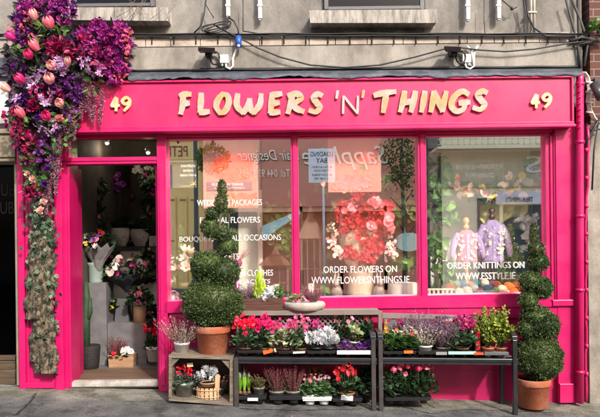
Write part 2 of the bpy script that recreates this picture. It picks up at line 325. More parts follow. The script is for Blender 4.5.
def gp(px, py):      # footpath point under a photo pixel
    d = Vector((0, 1, 0))+RX*((px-300)/650)+UX*((237-py)/650); t = (gz(EYE.x)-EYE.z)/(d.z+.0415*d.x); p = EYE+d*t; return (p.x, p.y)
crack([gp(36, 394), gp(30, 402), gp(14, 417)], .009); crack([gp(395, 405), gp(430, 414), gp(470, 410), gp(560, 413)], .005, 5); crack([gp(240, 409), gp(300, 411), gp(370, 409)], .007, 8); crack([gp(405, 396), gp(424, 402), gp(436, 409)], .004, 9)
obj('pavement_cracks', g, mat('crack_dirt', (.02, .02, .019), .95), kind='structure')
# ================================================================ THE SHOP
shop = thing('flower_shop', 'bright pink flower shop front with big windows, open door and grey rendered storey above', 'shop building', (0, 0, 0))
b = MB(); xl, xr = W(-4, 200, 0).x, W(586, 200, 0).x
b.box(-3.6, xr, .05, .45, W(300, 110, .05).z, 6.2)
obj('upper_wall', b, STONE, shop)
b = MB(); x = -3.6; rgx = random.Random(2)
zt, zb = W(300, 35, -.02).z, W(300, 45, -.02).z
while x < W(583, 40, -.02).x:
    x2 = min(x+rgx.uniform(.2, .36), W(584, 40, -.02).x); b.box(x, x2-.006, -.02, .05, zb, zt); x = x2
obj('string_course', b, BAND, shop, bevel=.004)
b = MB(); b.box(-3.6, W(582, 60).x, -.012, .05, W(300, 69, 0).z, W(300, 46, 0).z); obj('render_band', b, wallmat('smooth_render', (.20, .187, .168, 1), (.37, .343, .308, 1), (.55, .52, .49, 1), 1.6), shop)
def upper_window(px0, px1, py):
    o = MB(); o.wb(px0-6, -60, px1+6, py, .03, .06)
    f = MB()
    for q in ((px0, px0+4), (px1-4, px1)): f.wb(q[0], -60, q[1], py, .0, .03)
    f.wb(px0+4, py-3, px1-4, py, .0, .03)
    wo = obj('upper_window', f, GREYW, shop); p = MB(); p.wb(px0+4, -60, px1-4, py-3, .015, .028); obj('pane', p, PANED, wo)
    p2 = MB(); p2.wb(px0-1, -60, px1+1, py, .031, .049); obj('window_backing', p2, mat('grey_blind', (.05, .052, .062), .8, var=.2), wo)
def sill(pts, Y): 
    p = MB(); p.prism(pts, Y, .05); obj('window_sill', p, STONE2, shop, bevel=.008)
upper_window(72, 154, 6); upper_window(324, 424, 9)
sill([(66, 8), (167, 8), (168, 20), (66, 19)], -.12); sill([(310, 11), (436, 10), (437, 22), (311, 22)], -.12)
b = MB(); b.prism([(310, 23), (330, 24), (395, 25), (425, 24), (424, 33), (400, 30), (380, 34), (350, 29), (335, 34), (322, 31), (312, 34)], .046, .049); obj('damp_stain', b, mat('damp_stain', (.07, .066, .06), .9, c2=(.17, .155, .13, 1), scale=14), shop)
# fascia
FY = -.16
fas = MB(); x0, x1 = W(73, 100, FY).x, W(573, 100, FY).x; zt, zb = W(300, 79, FY).z, W(300, 130, FY).z
fas.box(x0, x1, FY, .04, zb, zt); fascia = obj('fascia', fas, FASC, shop, bevel=.006)
m = MB(); t = .022
m.box(x0, x1, FY-.025, FY, zt-t, zt); m.box(x1-t, x1, FY-.025, FY, zb+.05, zt-t); m.box(x0, x0+t, FY-.025, FY, zb+.05, zt-t)
m.box(x0, x1, FY-.03, FY, zb+.022, zb+.05); m.box(x0-.01, x1+.01, FY-.045, FY, zb-.006, zb+.0215)
obj('fascia_moulding', m, PINK, fascia, bevel=.005)
# rumpled lead flashing
rg = random.Random(4); m = MB(); V = []; F = []; N = 90
for i in range(N+1):
    px = 128+(582-128)*i/N; k = rg.uniform(-1, 1); dr = 5*math.exp(-((px-292)/28)**2)
    for (py, Y) in ((70, .0), (71.5, -.10), (73+k*.3, -.17), (76+k*.6-dr*.25, -.20), (77.6+k*.8-dr*.25+1.2*math.sin(px*.06)**3, -.195)):
        V.append(W(px, py-.009*(px-330), Y+rg.uniform(-1, 1)*.004))
for i in range(N):
    for j in range(4): a_ = i*5+j; F.append((a_, a_+1, a_+6, a_+5))
m.add(V, F, 0, True); obj('lead_flashing', m, LEAD, shop)
# raised letters with a foil face, part mirror, part painted patches of street reflection
FOIL = mat('gold_foil_painted_reflections', (.98, .76, .36), .12, metal=.62, c2=(1, .95, .88, 1), thr=(.38, .60), scale=8, bump=.5, bscale=7); FOILW = mat('pale_foil', (1, .93, .86), .12, metal=.6, var=.05, scale=9)
EDGE = mat('dark_letter_edge', (.10, .05, .03), .5)
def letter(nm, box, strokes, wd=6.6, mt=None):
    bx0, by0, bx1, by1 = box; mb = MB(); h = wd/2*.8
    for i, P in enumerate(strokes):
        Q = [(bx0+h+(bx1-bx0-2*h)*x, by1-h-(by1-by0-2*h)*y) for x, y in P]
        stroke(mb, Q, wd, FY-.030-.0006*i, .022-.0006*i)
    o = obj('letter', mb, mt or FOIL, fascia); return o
LT = {'F': [[(.30, 1), (.30, .5), (.1, 0)], [(.05, .88), (.5, .98), (1, .97)], [(.32, .5), (.85, .52)]],
 'L': [[(.35, 1), (.32, .5), (.25, .08)], [(.25, .05), (.95, .10)]],
 'O': [[(.55, 1), (.2, .72), (.05, .35), (.32, .02)], [(.30, .04), (.68, .12), (.95, .55), (.85, .9), (.52, .98)]],
 'W': [[(.08, .97), (.05, .4), (.28, .03)], [(.28, .03), (.45, .35), (.52, .72)], [(.52, .72), (.55, .25), (.68, .03)], [(.68, .03), (.9, .45), (.95, .97)]],
 'E': [[(.28, 1), (.22, .5), (.12, .05)], [(.2, .93), (1, 1)], [(.22, .5), (.8, .55)], [(.12, .04), (.85, .08)]],
 'R': [[(.35, .95), (.25, .5), (.08, 0)], [(.1, .9), (.6, 1), (.85, .75), (.35, .45)], [(.4, .46), (.6, .22), (1, .08)]],
 'S': [[(.95, .90), (.62, .98), (.32, .78), (.55, .52), (.8, .28), (.5, .03), (0, .12)]],
 'T': [[(0, .82), (.4, .93), (1, 1)], [(.58, .95), (.5, .5), (.42, 0)]],
 'H': [[(.32, 1), (.22, .5), (.05, 0)], [(1, 1), (.88, .5), (.72, 0)], [(.2, .45), (.9, .52)]],
 'I': [[(.9, 1), (.6, .5), (.2, 0)]],
 'n': [[(.22, 1), (.15, .5), (.02, 0)], [(.22, 1), (.5, .5), (.75, .02)], [(.75, .02), (.85, .5), (1, 1)]],
 'G': [[(.95, .85), (.62, .99), (.2, .72), (.05, .3), (.3, .02), (.65, .1), (.82, .42)], [(.48, .42), (1, .46)]],
 '4': [[(.62, 1), (.05, .38)], [(.05, .36), (1, .40)], [(.72, .95), (.66, .5), (.6, 0)]],
 '9': [[(.9, .85), (.5, 1), (.1, .75), (.4, .5), (.85, .7)], [(.92, .8), (.8, .4), (.3, 0)]]}
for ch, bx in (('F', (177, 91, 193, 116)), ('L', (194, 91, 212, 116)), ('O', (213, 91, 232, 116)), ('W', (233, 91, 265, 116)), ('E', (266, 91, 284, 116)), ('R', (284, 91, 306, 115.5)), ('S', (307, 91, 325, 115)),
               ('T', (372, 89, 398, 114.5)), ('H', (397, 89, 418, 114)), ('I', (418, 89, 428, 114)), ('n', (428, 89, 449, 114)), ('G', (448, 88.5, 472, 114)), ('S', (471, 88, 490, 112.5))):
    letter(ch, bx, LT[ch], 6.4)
letter('N', (342, 95, 359, 114.5), [[(0, 0), (.03, 1)], [(.05, 1), (.95, .02)], [(.97, 0), (1, 1)]], 2.6, FOILW)
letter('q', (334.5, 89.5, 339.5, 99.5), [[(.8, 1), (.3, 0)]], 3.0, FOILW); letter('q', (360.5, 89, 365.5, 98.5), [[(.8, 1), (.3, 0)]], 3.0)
YEL = mat('patchy_gold_foil', (.95, .72, .26), .2, metal=.5, c2=(1, .9, .66, 1), scale=12)  # numeral foil, mottled at random from gold to pale
letter('4', (109.5, 96, 120.5, 112), LT['4'], 3.4, YEL); letter('9', (120, 96, 132, 112), LT['9'], 3.4, YEL)
letter('4', (530, 93, 541, 109), LT['4'], 3.4, YEL); letter('9', (541, 92.5, 553, 108.5), LT['9'], 3.4, YEL)
# columns, posts, rails  (photo pixels)
def woodpart(nm, boxes, mt=PINK, bevel=.004, parent=None):
    m = MB()
    for q in boxes: m.wb(*q)
    return obj(nm, m, mt, parent or shop, bevel=bevel)
def colbox(px0, px1, py0, py1, Y0, Y1):  # vertical member, foot follows the street
    return (px0, py0, px1, py1, Y0, Y1)
woodpart('left_column', [(19, 84, 61.5, 391, -.06, .3), (17.5, 84, 24, 391.5, -.085, -.06), (25.5, 88, 28, 389, -.07, -.06), (54, 84, 62, 392.5, -.085, -.06), (50, 88, 52, 389, -.07, -.06), (24, 383, 54, 388.5, -.08, -.06)])
woodpart('door_jamb', [(62.4, 131, 67, 390.5, -.03, .25), (67.4, 131, 70, 388, -.01, .25), (70, 165, 72.5, 385.5, .10, .25), (70.5, 165, 74, 383, .26, .34), (73.5, 165, 76.5, 381, .35, .44)])
woodpart('door_jamb_lining', [(62.6, 165, 67.5, 386, .04, .5)], RISE)
woodpart('door_post', [(158, 131, 167, 392, -.05, .12), (160, 165, 164, 386, -.062, -.05), (156.5, 165, 158, 386, .02, .12)])
woodpart('transom_rail', [(62, 157, 158.4, 164, -.035, .1), (62, 158.5, 158.4, 161, -.045, -.035)])
woodpart('window_head', [(62, 129, 553, 135.5, -.02, .12), (62, 135.5, 158, 138, .0, .1), (167, 135.5, 553, 137, .0, .12)])
woodpart('right_pilaster', [(557, 127, 577, 403.5, -.06, .2)]); woodpart('right_pilaster_rib', [(554.5, 133, 557, 330, -.045, .05), (551, 135, 554.5, 315, -.03, .05)])
woodpart('window_post', [(291.5, 135, 299, 303, -.03, .1), (293.5, 135, 297, 303, -.042, -.03)])
woodpart('window_post', [(418.5, 134, 427, 300, -.03, .1), (421, 134, 424.5, 300, -.042, -.03)])
woodpart('window_side', [(546, 133, 551, 300, -.012, .1)])
# sills: outlines follow the slightly out-of-level boards
m = MB(); m.prism([(167, 302), (292, 299.5), (292, 309), (158, 313)], -.05, .12); m.prism([(292, 299), (553, 293.5), (553, 301), (292, 307)], -.05, .12)
m.prism([(292, 307.2), (570, 301.5), (572, 306), (292, 309)], -.075, .1); m.prism([(292, 309.2), (572, 306.4), (573, 319.5), (440, 314.5), (292, 311.5)], -.055, .1)
obj('sill_rail', m, PINK, shop, bevel=.004)
m = MB(); zz = W(300, 311, 0).z
m.box(W(158, 350).x, W(576, 350).x, .0, .12, -.2, W(300, 305, 0).z); riser = obj('stall_riser', m, RISE, shop)
m = MB()
for pz in (330, 372): m.wb(240, pz, 570, pz+1.2, -.003, .0)
m.wb(168, 313, 232, 317, -.02, 0); m.wb(158.5, 313, 170, 390, -.02, 0)
obj('riser_moulding', m, PINK, riser, bevel=.002)
for q in ((560, 384, 577, 403, -.09, -.06), (553, 300, 574, 306, -.09, .05)):
    m = MB(); m.wb(*q); obj('pilaster_block', m, PINK, shop, bevel=.004)
# rain pipe and painted cable on the right
m = MB(); m.tube([W(580, y, -.12) for y in (74, 80, 84, 140, 250, 403)], .036, 12)
for y in (84, 142, 216, 290, 372): m.tube([W(580, y-1.6, -.12), W(580, y+1.6, -.12)], .043, 12)
rr = random.Random(1)
for y in range(84, 130, 6): m.tube([W(576.5, y+3, -.14), W(580, y+1, -.16), W(583.5, y-1, -.14)], .008, 6)
obj('rain_pipe', m, PINK, shop)
m = MB(); m.tube([W(586+rr.uniform(-.6, .6)+(2 if y < 190 else 0), y, -.08) for y in range(126, 404, 12)], .014, 8)
for y in range(150, 400, 28): m.tube([W(586.5, y-2, -.08), W(586.5, y+2, -.08)], .02, 8)
obj('painted_conduit', m, PINK, shop)
# panes and their lettering
def pane(px0, py0, px1, py1, nm='pane', Y=.05, mt=PANE):
    m = MB(); m.wb(px0, py0, px1, py1, Y, Y+.006); return obj(nm, m, mt, shop)
p1 = pane(166, 134, 293, 304); p2 = pane(297.5, 134, 420, 302); p3 = pane(425.5, 133, 547.5, 299)
tr = pane(68, 134, 160, 160, 'transom_pane', .06, glassmat('transom_glass', .0))
def vin(par, s, a0, a1, b0, b1): fit_text(par, 'lettering', s, a0, a1, b0, b1, .046, VINYL, .001, bold=.0)
vin(p1, 'WEDDINGS PACKAGES', 197, 262, 199.5, 205.5); vin(p1, 'FUNERAL FLOWERS', 200, 260, 217, 223)
vin(p1, 'BOUQUETS', 179.5, 214, 236.5, 242.5); vin(p1, 'ALL OCCASIONS', 231, 281, 234.5, 240.5); vin(p1, 'BASKETS', 213, 239, 253.5, 259.5)
vin(p1, 'WOOLLEN CLOTHES', 215, 273, 270, 276); vin(p1, '& JACKETS', 237, 270, 279.5, 285)
vin(p2, 'ORDER FLOWERS ON', 323.5, 397, 266, 272.5); vin(p2, 'WWW.FLOWERSNTHINGS.IE', 311.5, 409.5, 276.5, 283.5)
vin(p3, 'ORDER KNITTINGS ON', 447.5, 524.5, 262, 268.5); vin(p3, 'WWW.ESSTYLE.IE', 456, 515.5, 272.5, 279.5)
# threshold and step
m = MB(); m.wb(67, 382.5, 158, 387, .0, .12); m.wb(69, 381, 158, 388, .02, .1); obj('door_step', m, mat('worn_step', (.28, .26, .23), .9, c2=(.5, .47, .43, 1), scale=9, bump=.5), shop, bevel=.008)
zf = W(115, 382.5, .0).z-.004
# interior shell
WF = mat('brown_floor', (.10, .06, .04), .6, c2=(.2, .13, .09, 1), scale=3, stretch=(1, 12, 1)); GF = mat('grey_floor', (.13, .13, .135), .5)
m = MB(); m.box(-2.5, -1.37, .12, .72, zf-.06, zf, 0); m.box(-2.5, 2.75, .72, 4.2, zf-.06, zf, 1)
obj('shop_floor', m, [WF, GF], shop)
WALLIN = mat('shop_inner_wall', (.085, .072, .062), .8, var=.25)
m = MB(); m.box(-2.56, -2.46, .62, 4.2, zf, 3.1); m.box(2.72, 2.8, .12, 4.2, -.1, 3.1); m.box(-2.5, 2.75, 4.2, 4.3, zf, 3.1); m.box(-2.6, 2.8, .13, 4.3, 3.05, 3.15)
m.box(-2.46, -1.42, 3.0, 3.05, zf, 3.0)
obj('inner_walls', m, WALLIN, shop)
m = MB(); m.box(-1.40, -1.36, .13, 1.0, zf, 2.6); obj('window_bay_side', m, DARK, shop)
zd = W(230, 302, .1).z-.0
DECK = mat('display_deck', (.30, .28, .26), .7)
m = MB(); m.box(-1.36, 2.70, .121, 1.15, zd-.06, zd-.012); obj('display_deck', m, DECK, shop)
m = MB(); m.box(W(238, 200, 1.0).x, W(262, 200, 1.0).x, 1.0, 1.04, zd, W(250, 190, 1.0).z); obj('display_screen', m, mat('cream_board', (.62, .56, .5), .7, var=.05), shop)
m = MB(); m.box(W(430, 200, 1.1).x, 2.70, 1.1, 1.14, zd, W(490, 150, 1.1).z)
for i in range(9):
    q = W(434+i*14, 200, 1.08).x; m.box(q, q+.015, 1.085, 1.1, zd, W(490, 160, 1.1).z)
obj('panelled_backdrop', m, mat('cream_panelling', (.66, .60, .54), .6, var=.05), shop)
# ceiling lamps seen through the transom
LAMP = emit('lamp_glow', (1, .78, .5, 1), 9)
for (px, py) in ((107, 140.5), (148, 150)):
    c = W(px, py, 1.5); m = MB(); m.lathe(c, [(.0, -.03), (.03, -.03), (.04, 0), (.04, .05)], 14); l_ = obj('ceiling_lamp', m, mat('lamp_ring', (.5, .5, .5), .3, metal=1), shop)
    m = MB(); m.ball(c+Vector((0, 0, -.03)), .024, 0, 10, 6); obj('bulb', m, LAMP, l_)
    pl_ = bpy.data.lights.new('lamp_light', 'POINT'); pl_.energy = 1.1; pl_.color = (1, .82, .6); pl_.shadow_soft_size = .05; po = bpy.data.objects.new('lamp_light', pl_); COL.objects.link(po); po.parent = l_; po.location = c+Vector((0, 0, -.10))
# ================================================================ cables and fittings on the wall
cb = thing('wall_cables', 'bundle of black cables clipped along the pale stone band above the pink shop sign', 'cables', W(300, 36, -.05))
m = MB()
for k, (dy, r) in enumerate(((0, .010), (1.1, .007), (-1, .006))):
    m.tube([W(-6+i*12, 35+dy+math.sin(i*.9+k)*.35-.004*i*4, -.045-.01*k) for i in range(50)], r, 6)
for px in range(20, 580, 22): m.tube([W(px, 34, -.03), W(px, 44, -.03)], .006, 5)
obj('clipped_run', m, CBL, cb)
m = MB(); m.tube([W(128+i*9.6, 70.5-.009*(i*9.6)+math.sin(i)*.3, -.03) for i in range(48)], .012, 6); m.tube([W(200+i*9.6, 68.6-.006*(i*9.6), -.02) for i in range(40)], .007, 6); obj('lower_run', m, CBL, cb)
m = MB(); m.tube([W(x, y, -.07) for x, y in ((213, 24), (225, 31), (240, 38), (258, 48), (280, 57), (310, 65), (345, 67.5), (380, 65), (415, 57), (444, 49), (460, 47.5), (480, 50), (505, 51.5), (535, 49), (570, 43), (598, 40))], .008, 6); obj('sagging_run', m, CBL, cb)
for pts_, r_ in ((((206, 0), (204, 14), (201, 26), (194, 33)), .008), (((205, 3), (210, 12), (214, 18)), .005), (((243, 0), (243, 14), (243, 31)), .005), (((484, 0), (484, 20), (485, 34)), .004), (((243, 31), (262, 34), (290, 35)), .005), (((523, 0), (526, 12), (525, 22), (519, 32), (512, 34)), .007), (((526, 0), (528, 16), (534, 28), (546, 36), (570, 37)), .009)):
    m = MB(); m.tube([W(x, y, -.06) for x, y in pts_], r_, 6); obj('drop_cable', m, CBL, cb)
m = MB()
for k in range(4): m.tube([W(216+(15-k)*math.cos(t)+k*.6, 26+k*.9+(3.4+.9*math.sin(k*2))*math.sin(t)-(7-k)*math.cos(t)*.45+.6*math.sin(3*t+k), -.07-.008*k) for t in np.linspace(0, 6.3, 26)], .0055, 6)
m.tube([W(x, y, -.09) for x, y in ((228, 17), (234, 21), (238, 29), (239, 37))], .009, 6); obj('cable_coil', m, CBL, cb)
m = MB(); m.tube([W(238.5, 36, -.09), W(238.5, 47, -.09)], [.028, .032], 12); obj('blue_connector', m, mat('blue_plastic', (.02, .09, .4), .4), cb)
m = MB(); m.tube([W(238.5, 44.5, -.125), W(238.5, 47, -.12)], .014, 10); obj('connector_cap', m, WHP, cb)
def flood(px, py, bx, by, lab, hook):
    t = thing('floodlight', lab, 'floodlight', W(px, py, -.1), group='small floodlights above the sign')
    m = MB(); m.add([W(px-9, py-3, -.30), W(px+8, py-2.4, -.30), W(px+8, py+1.2, -.26), W(px-9, py+.8, -.26), W(px-7, py-2, -.12), W(px+8, py-2, -.12), W(px+8, py+3, -.12), W(px-7, py+3, -.12)], [(0, 1, 2, 3), (5, 4, 7, 6), (0, 4, 5, 1), (3, 2, 6, 7), (0, 3, 7, 4), (1, 5, 6, 2)])
    obj('lamp_body', m, mat('lamp_grey', (.07, .075, .08), .4), t, bevel=.004)
    m = MB(); m.wb(px-2, py-1, px+4, py+5, -.12, .0); obj('bracket', m, CBL, t)
    m = MB()
    for k in range(2): m.tube([W(px+8+5*math.cos(q)*(1-.12*k), py+8+6.5*math.sin(q), -.06-.01*k) for q in np.linspace(0, 6.3, 16)], .009, 6)
    m.tube([W(px+4, py+1, -.08), W(px+7, py+3, -.07), W(px+9, py+3, -.06)], .007, 6); m.tube([W(px+8, py+14, -.06), W(bx-5, by+6, -.06), W(bx-2, by+5, -.06)], .006, 6); obj('cable', m, CBL, t)
    m = MB(); m.wb(bx-4.3, by-4.3, bx+4.3, by+4.3, -.07, -.012); obj('junction_box', m, WHP, t, bevel=.006)
    m = MB()
    for hk in hook: m.tube([W(x, y, -.05) for x, y in hk], .011, 8)
    for q in (-2, 2): m.tube([W(bx+q, by+4, -.045), W(bx+q, by+7.5, -.045)], .014, 8)
    obj('white_conduit', m, WHP, t)
flood(207, 50, 224, 58.5, 'small grey floodlight above the first word of the sign, near the blue plug', [[(226, 63), (226, 67), (230, 69), (233, 66), (233, 58), (236, 50), (238, 46)]])
flood(453, 49, 467, 58, 'small grey floodlight with double white conduit above the last word of the sign', [[(465, 62), (466, 67), (470, 69), (474, 66), (474, 55), (475, 50), (478, 46)], [(469, 62), (470, 65), (473, 66), (472.5, 55), (471, 50), (467, 46)]])
for i, (px, y1, lab) in enumerate(((227.8, 15.5, 'short white pipe stub on the wall directly above the black cable coil'), (259.8, 18, 'white pipe stub left of the middle upper window'), (468, 19, 'white pipe stub above the right floodlight'), (499, 18, 'white pipe stub beside the dark drop cables on the right'))):
    m = MB(); m.wb(px-1.9, -40, px+1.9, y1, -.05, 0); m.wb(px-1, y1, px+1.4, y1+1.6, -.04, 0); m.wb(px-2.6, 4, px+2.6, 6, -.055, 0)
    obj('pipe_stub', m, [mat('weathered_white_pipe', (.55, .53, .52), .6, c2=(.75, .72, .7, 1), scale=20)], label=lab, category='pipe') if False else tagit(obj('pipe_stub', m, mat('weathered_white_pipe', (.45, .43, .42), .6, c2=(.72, .69, .67, 1), scale=20)), lab, 'pipe', 'white pipe stubs on the upper wall')
for px, y0, x1_, y1 in ((466, 6, 478, 21), (502, 0, 513, 9), (513, 9, 517, 6)): pass
m = MB(); m.tube([W(502, 0, -.04), W(513, 9, -.04), (W(517, 7, -.04))], .006, 6); m.ball(W(512, 8.5, -.045), .018); tagit(obj('wall_hook', m, CBL), 'thin black wire hook on the wall beside the white pipe stub', 'hook')
m = MB()
for o_ in (0, 3.2): m.tube([W(531+o_, -30, -.03), W(531+o_, 34, -.03)], .012, 8)
m.wb(528.5, 11, 537, 12.5, -.05, 0); tagit(obj('vertical_conduit', m, mat('cream_plastic', (.5, .45, .38), .6)), 'pair of cream vertical conduits on the upper right wall', 'conduit')
# ================================================================ neighbours
nl = thing('neighbouring_shopfront', 'dark shopfront left of the pink column with white sign board and timber step', 'shop building', (-3.3, 0, 0))
m = MB(); m.wb(-440, 76, 17, 165, -.02, .4); m.wb(-440, 136, 15, 160, -.07, -.02); m.wb(-440, 131, 17, 136, -.10, -.02); m.wb(-440, 160, 15, 164, -.05, -.02); m.wb(15, 164, 18, 386, .0, .4); obj('cornice', m, mat('tan_stucco', (.22, .18, .13), .8, c2=(.32, .27, .2, 1), scale=5), nl, bevel=.01)
m = MB(); m.box(-8.2, -3.603, .045, .45, W(300, 64, .05).z, 6.2); obj('upper_wall', m, STONE, nl)
m = MB(); m.wb(-440, 77, 14, 131, -.08, -.02); obj('sign_frame', m, mat('dark_frame', (.05, .05, .055), .4), nl, bevel=.004)
m = MB(); m.wb(-440, 84, 8.5, 126, -.088, -.08); obj('sign_board', m, WHITE, nl)
m = MB(); m.wb(-440, 60, 30, 70, -.05, .05); m.wb(-440, 72, 20, 76, -.14, .0); obj('lead_cap', m, LEAD, nl)
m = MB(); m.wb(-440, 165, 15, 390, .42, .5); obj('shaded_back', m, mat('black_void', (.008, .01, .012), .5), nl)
m = MB(); m.wb(-440, 165, 14.5, 362, .20, .207); dn = obj('dark_window', m, glassmat('smoked_glass', -.03, (.3, .3, .32, 1)), nl)
fit_text(dn, 'lettering', 'TUE', -6, 14, 184, 196, .197, mat('faint_vinyl', (.007, .007, .008), .8, spec=.1), .001); fit_text(dn, 'lettering', 'DUB', -8, 14, 202, 214, .197, MATS['faint_vinyl'], .001)
m = MB(); m.wb(-440, 359, 15, 363, .12, .3); m.wb(-440, 364, 15, 372, .10, .3); m.wb(-440, 373, 15, 387, .06, .3); obj('timber_step', m, mat('brown_timber', (.05, .032, .02), .7, c2=(.12, .08, .05, 1), scale=4, stretch=(1, 1, 12)), nl, bevel=.003)
nr = thing('brick_house', 'red brick house with grey rendered pier right of the pink rain pipe', 'house', (3.4, 0, 0))
m = MB(); m.wb(588.5, -250, 1000, 122, .0, .4); obj('brick_wall', m, BRICK, nr)
m = MB(); m.wb(588.5, 122, 1000, 440, -.01, .4); obj('rendered_pier', m, wallmat('pier_render', (.22, .20, .17, 1), (.40, .365, .32, 1), (.5, .48, .45, 1), 2), nr)
m = MB(); m.tube([W(577+i*.3, -40+i*10, -.02) for i in range(12)], .02, 8); m.tube([W(572, 0, -.03), W(578, 14, -.03), W(583, 28, -.03), W(588, 42, -.04), W(584, 66, -.04)], .014, 8); m.tube([W(566, 0, -.05), W(572, 22, -.05), W(578, 46, -.05), W(582, 74, -.05)], .012, 8)
m.tube([W(571, 41, -.05), W(582, 37, -.07), (W(604, 42, -.05))], .016, 8); m.tube([W(573, 45, -.05), W(590, 42, -.07), W(604, 36, -.05)], .009, 8)
for k in range(5): m.tube([W(575+k*5, 36, -.04), W(579+k*5, 46-k, -.06)], .007, 6)
tagit(obj('corner_cables', m, mat('dull_grey_cable', (.07, .065, .06), .7)), 'tangle of dull grey cables running down the brick corner', 'cables')
m = MB(); rr = random.Random(3)
for k in range(4): m.tube([W(586+k*1.1+q, y, -.06-.006*k) for q, y in ((-4, 72), (-.5, 77), (2, 88), (.5, 100), (2, 110), (6, 118), (12, 124))], .009, 6)
for y in (82, 92, 102, 112): m.tube([W(585.5+(y-82)*.02, y, -.075), W(592.5, y+.6, -.075)], .012, 6)
tagit(obj('cable_bundle', m, mat('ivory_cable', (.62, .57, .5), .5)), 'bundle of ivory cables hooking round the right end of the pink fascia', 'cables')
m = MB(); m.tube([W(600, 118, -.08), W(594, 128, -.08), W(588, 140, -.08), W(585, 150, -.07)], .015, 8); m.tube([W(598, 124, -.07), W(594, 150, -.07), W(592, 190, -.07)], .009, 8); m.tube([W(586, 124, -.07), W(592, 131, -.07), W(600, 129, -.07)], .008, 8)
tagit(obj('loose_cable', m, CBL), 'black cables slanting over the grey pier beside the pink pipe', 'cables')
t = thing('security_camera', 'dark bullet security camera on the brick wall at the right edge', 'camera', W(598, 92, -.1)); m = MB(); m.tube([W(594, 84, -.14), W(601, 98, -.22)], .045, 12); obj('camera_body', m, mat('camera_grey', (.05, .05, .055), .35), t)
m = MB(); m.wb(595, 78, 601, 86, -.09, 0); m.tube([W(597, 82, -.08), W(597, 90, -.16)], .012, 8); obj('bracket', m, CBL, t)
# ================================================================ the other side of the street (seen in the panes and foil letters)
PEACH = mat('peach_paint', (.92, .47, .28), .6, var=.06, scale=2); YELP = mat('yellow_paint', (.90, .60, .20), .6, var=.08, scale=2); SALM = mat('salmon_paint', (.72, .28, .17), .55, var=.05)
CREAM = mat('cream_stucco', (.90, .76, .48), .7, var=.06); OLIVE = mat('sage_signboard', (.42, .40, .25), .55, var=.05); MAROON = mat('maroon_lettering', (.22, .02, .02), .5); DGREEN = mat('dark_green_paint', (.02, .035, .03), .4)
GILT = mat('gilt_letters', (.85, .8, .62), .3, metal=.3); BLKP = mat('black_letter_shade', (.03, .03, .03), .5)
YF = -12.0
def gopp(x): return gz(x)
def house(name, lab, px0, px1, top_z, mt, depth=5):
    t = thing(name, lab, 'house', ((WO(px0, 200).x+WO(px1, 200).x)/2, YF-1, -.1))
    return t
def W_(px): return WO(px, 200).x
# yellow shop
y = thing('yellow_shop', 'yellow corner shop across the street reflected in the left window', 'shop building', (W_(180), YF, 0))
m = MB(); x0, x1 = W_(40), W_(203); m.box(x0, x1, YF-5, YF, -.5, 7.0); obj('wall', m, YELP, y)
m = MB(); m.ob(150, 133, 201, 140, YF+.12, -.11); m.ob(150, 160, 201, 162.5, YF+.10, -.1); obj('cornice', m, YELP, y)
sg = MB(); sg.ob(155, 142, 199, 159.5, YF+.05, -.045); sgn = obj('sign', sg, YELP, y); fit_text(sgn, 'lettering', 'PETIT', 163, 187.5, 146, 156.5, YF+.055, MAROON, .01, opp=True)
m = MB(); m.ob(155, 165, 172, 188, YF+.02, -.015); obj('shop_window', m, DGREEN, y)
for q in ((160, 176), (178, 187), (189, 196)):
    m = MB(); m.ob(q[0], 196, q[1], 290, YF+.04, -.035); d = obj('door', m, YELP, y); 
    for yy in (199, 240): m = MB(); m.ob(q[0]+1.5, yy, q[1]-1.5, yy+2, YF+.05, -.009); obj('door_moulding', m, mat('ochre_moulding', (.35, .22, .07), .6), d)
for a0 in (60, 110, 160):
    m = MB(); m.ob(a0, 78, a0+26, 122, YF+.03, -.025); wn = obj('window', m, WHITE, y); m = MB(); m.ob(a0+2, 80, a0+24, 99, YF+.035, -.004); m.ob(a0+2, 101, a0+24, 120, YF+.035, -.004); obj('sash_pane', m, mat('dull_pane', (.04, .05, .05), .1), wn)
# peach hairdresser
h = thing('peach_shop', 'peach hairdresser shopfront across the street mirrored in the middle windows', 'shop building', (W_(300), YF, 0))
m = MB(); m.box(W_(203), W_(424), YF-5, YF, 2.3, 7.2); m.box(W_(203), W_(262), YF-5, YF, -.5, 2.3); m.box(W_(262), W_(424), YF-5, YF-1.2, -.5, 2.3); obj('wall', m, PEACH, h)
m = MB(); m.ob(262, 136, 420, 205, YF+.06, -.05); m.ob(262, 203, 420, 206, YF+.12, -.11); fs = obj('fascia', m, SALM, h)
fit_text(fs, 'lettering', 'Sapphire', 302, 388, 146, 170, YF+.10, GILT, .02, shear=.35, opp=True); fit_text(fs, 'lettering', 'Hair Designer', 237.5, 299, 150, 163.5, YF+.10, GILT, .02, shear=.35, opp=True)
fit_text(fs, 'lettering_shade', 'Hair Designer', 237.9, 299.4, 150.8, 164.3, YF+.065, BLKP, .02, shear=.35, opp=True); fit_text(fs, 'lettering_shade', 'Sapphire', 302.6, 388.6, 147, 171, YF+.065, BLKP, .02, shear=.35, opp=True)
fit_text(fs, 'lettering', 'Tel: 044 93 51615', 239, 290, 169.5, 177, YF+.09, GILT, .02, opp=True)
m = MB(); m.ob(203.5, 137, 207, 300, YF+.06, -.055); m.ob(256, 137, 260, 203, YF+.06, -.055); obj('pilaster', m, PEACH, h)
m = MB(); m.ob(213, 212, 258, 290, YF+.02, -.015); obj('side_window', m, DGREEN, h)
m = MB(); m.add([WO(262, 226, YF+.08), WO(300, 210, YF+.08), WO(300, 214, YF+.9), WO(262, 240, YF+.9)], [(0, 1, 2, 3), (3, 2, 1, 0)]); m.v = [(v[0], v[1]+0, v[2]) for v in m.v]; obj('awning', m, mat('pale_blue_canvas', (.58, .68, .62), .8), h)
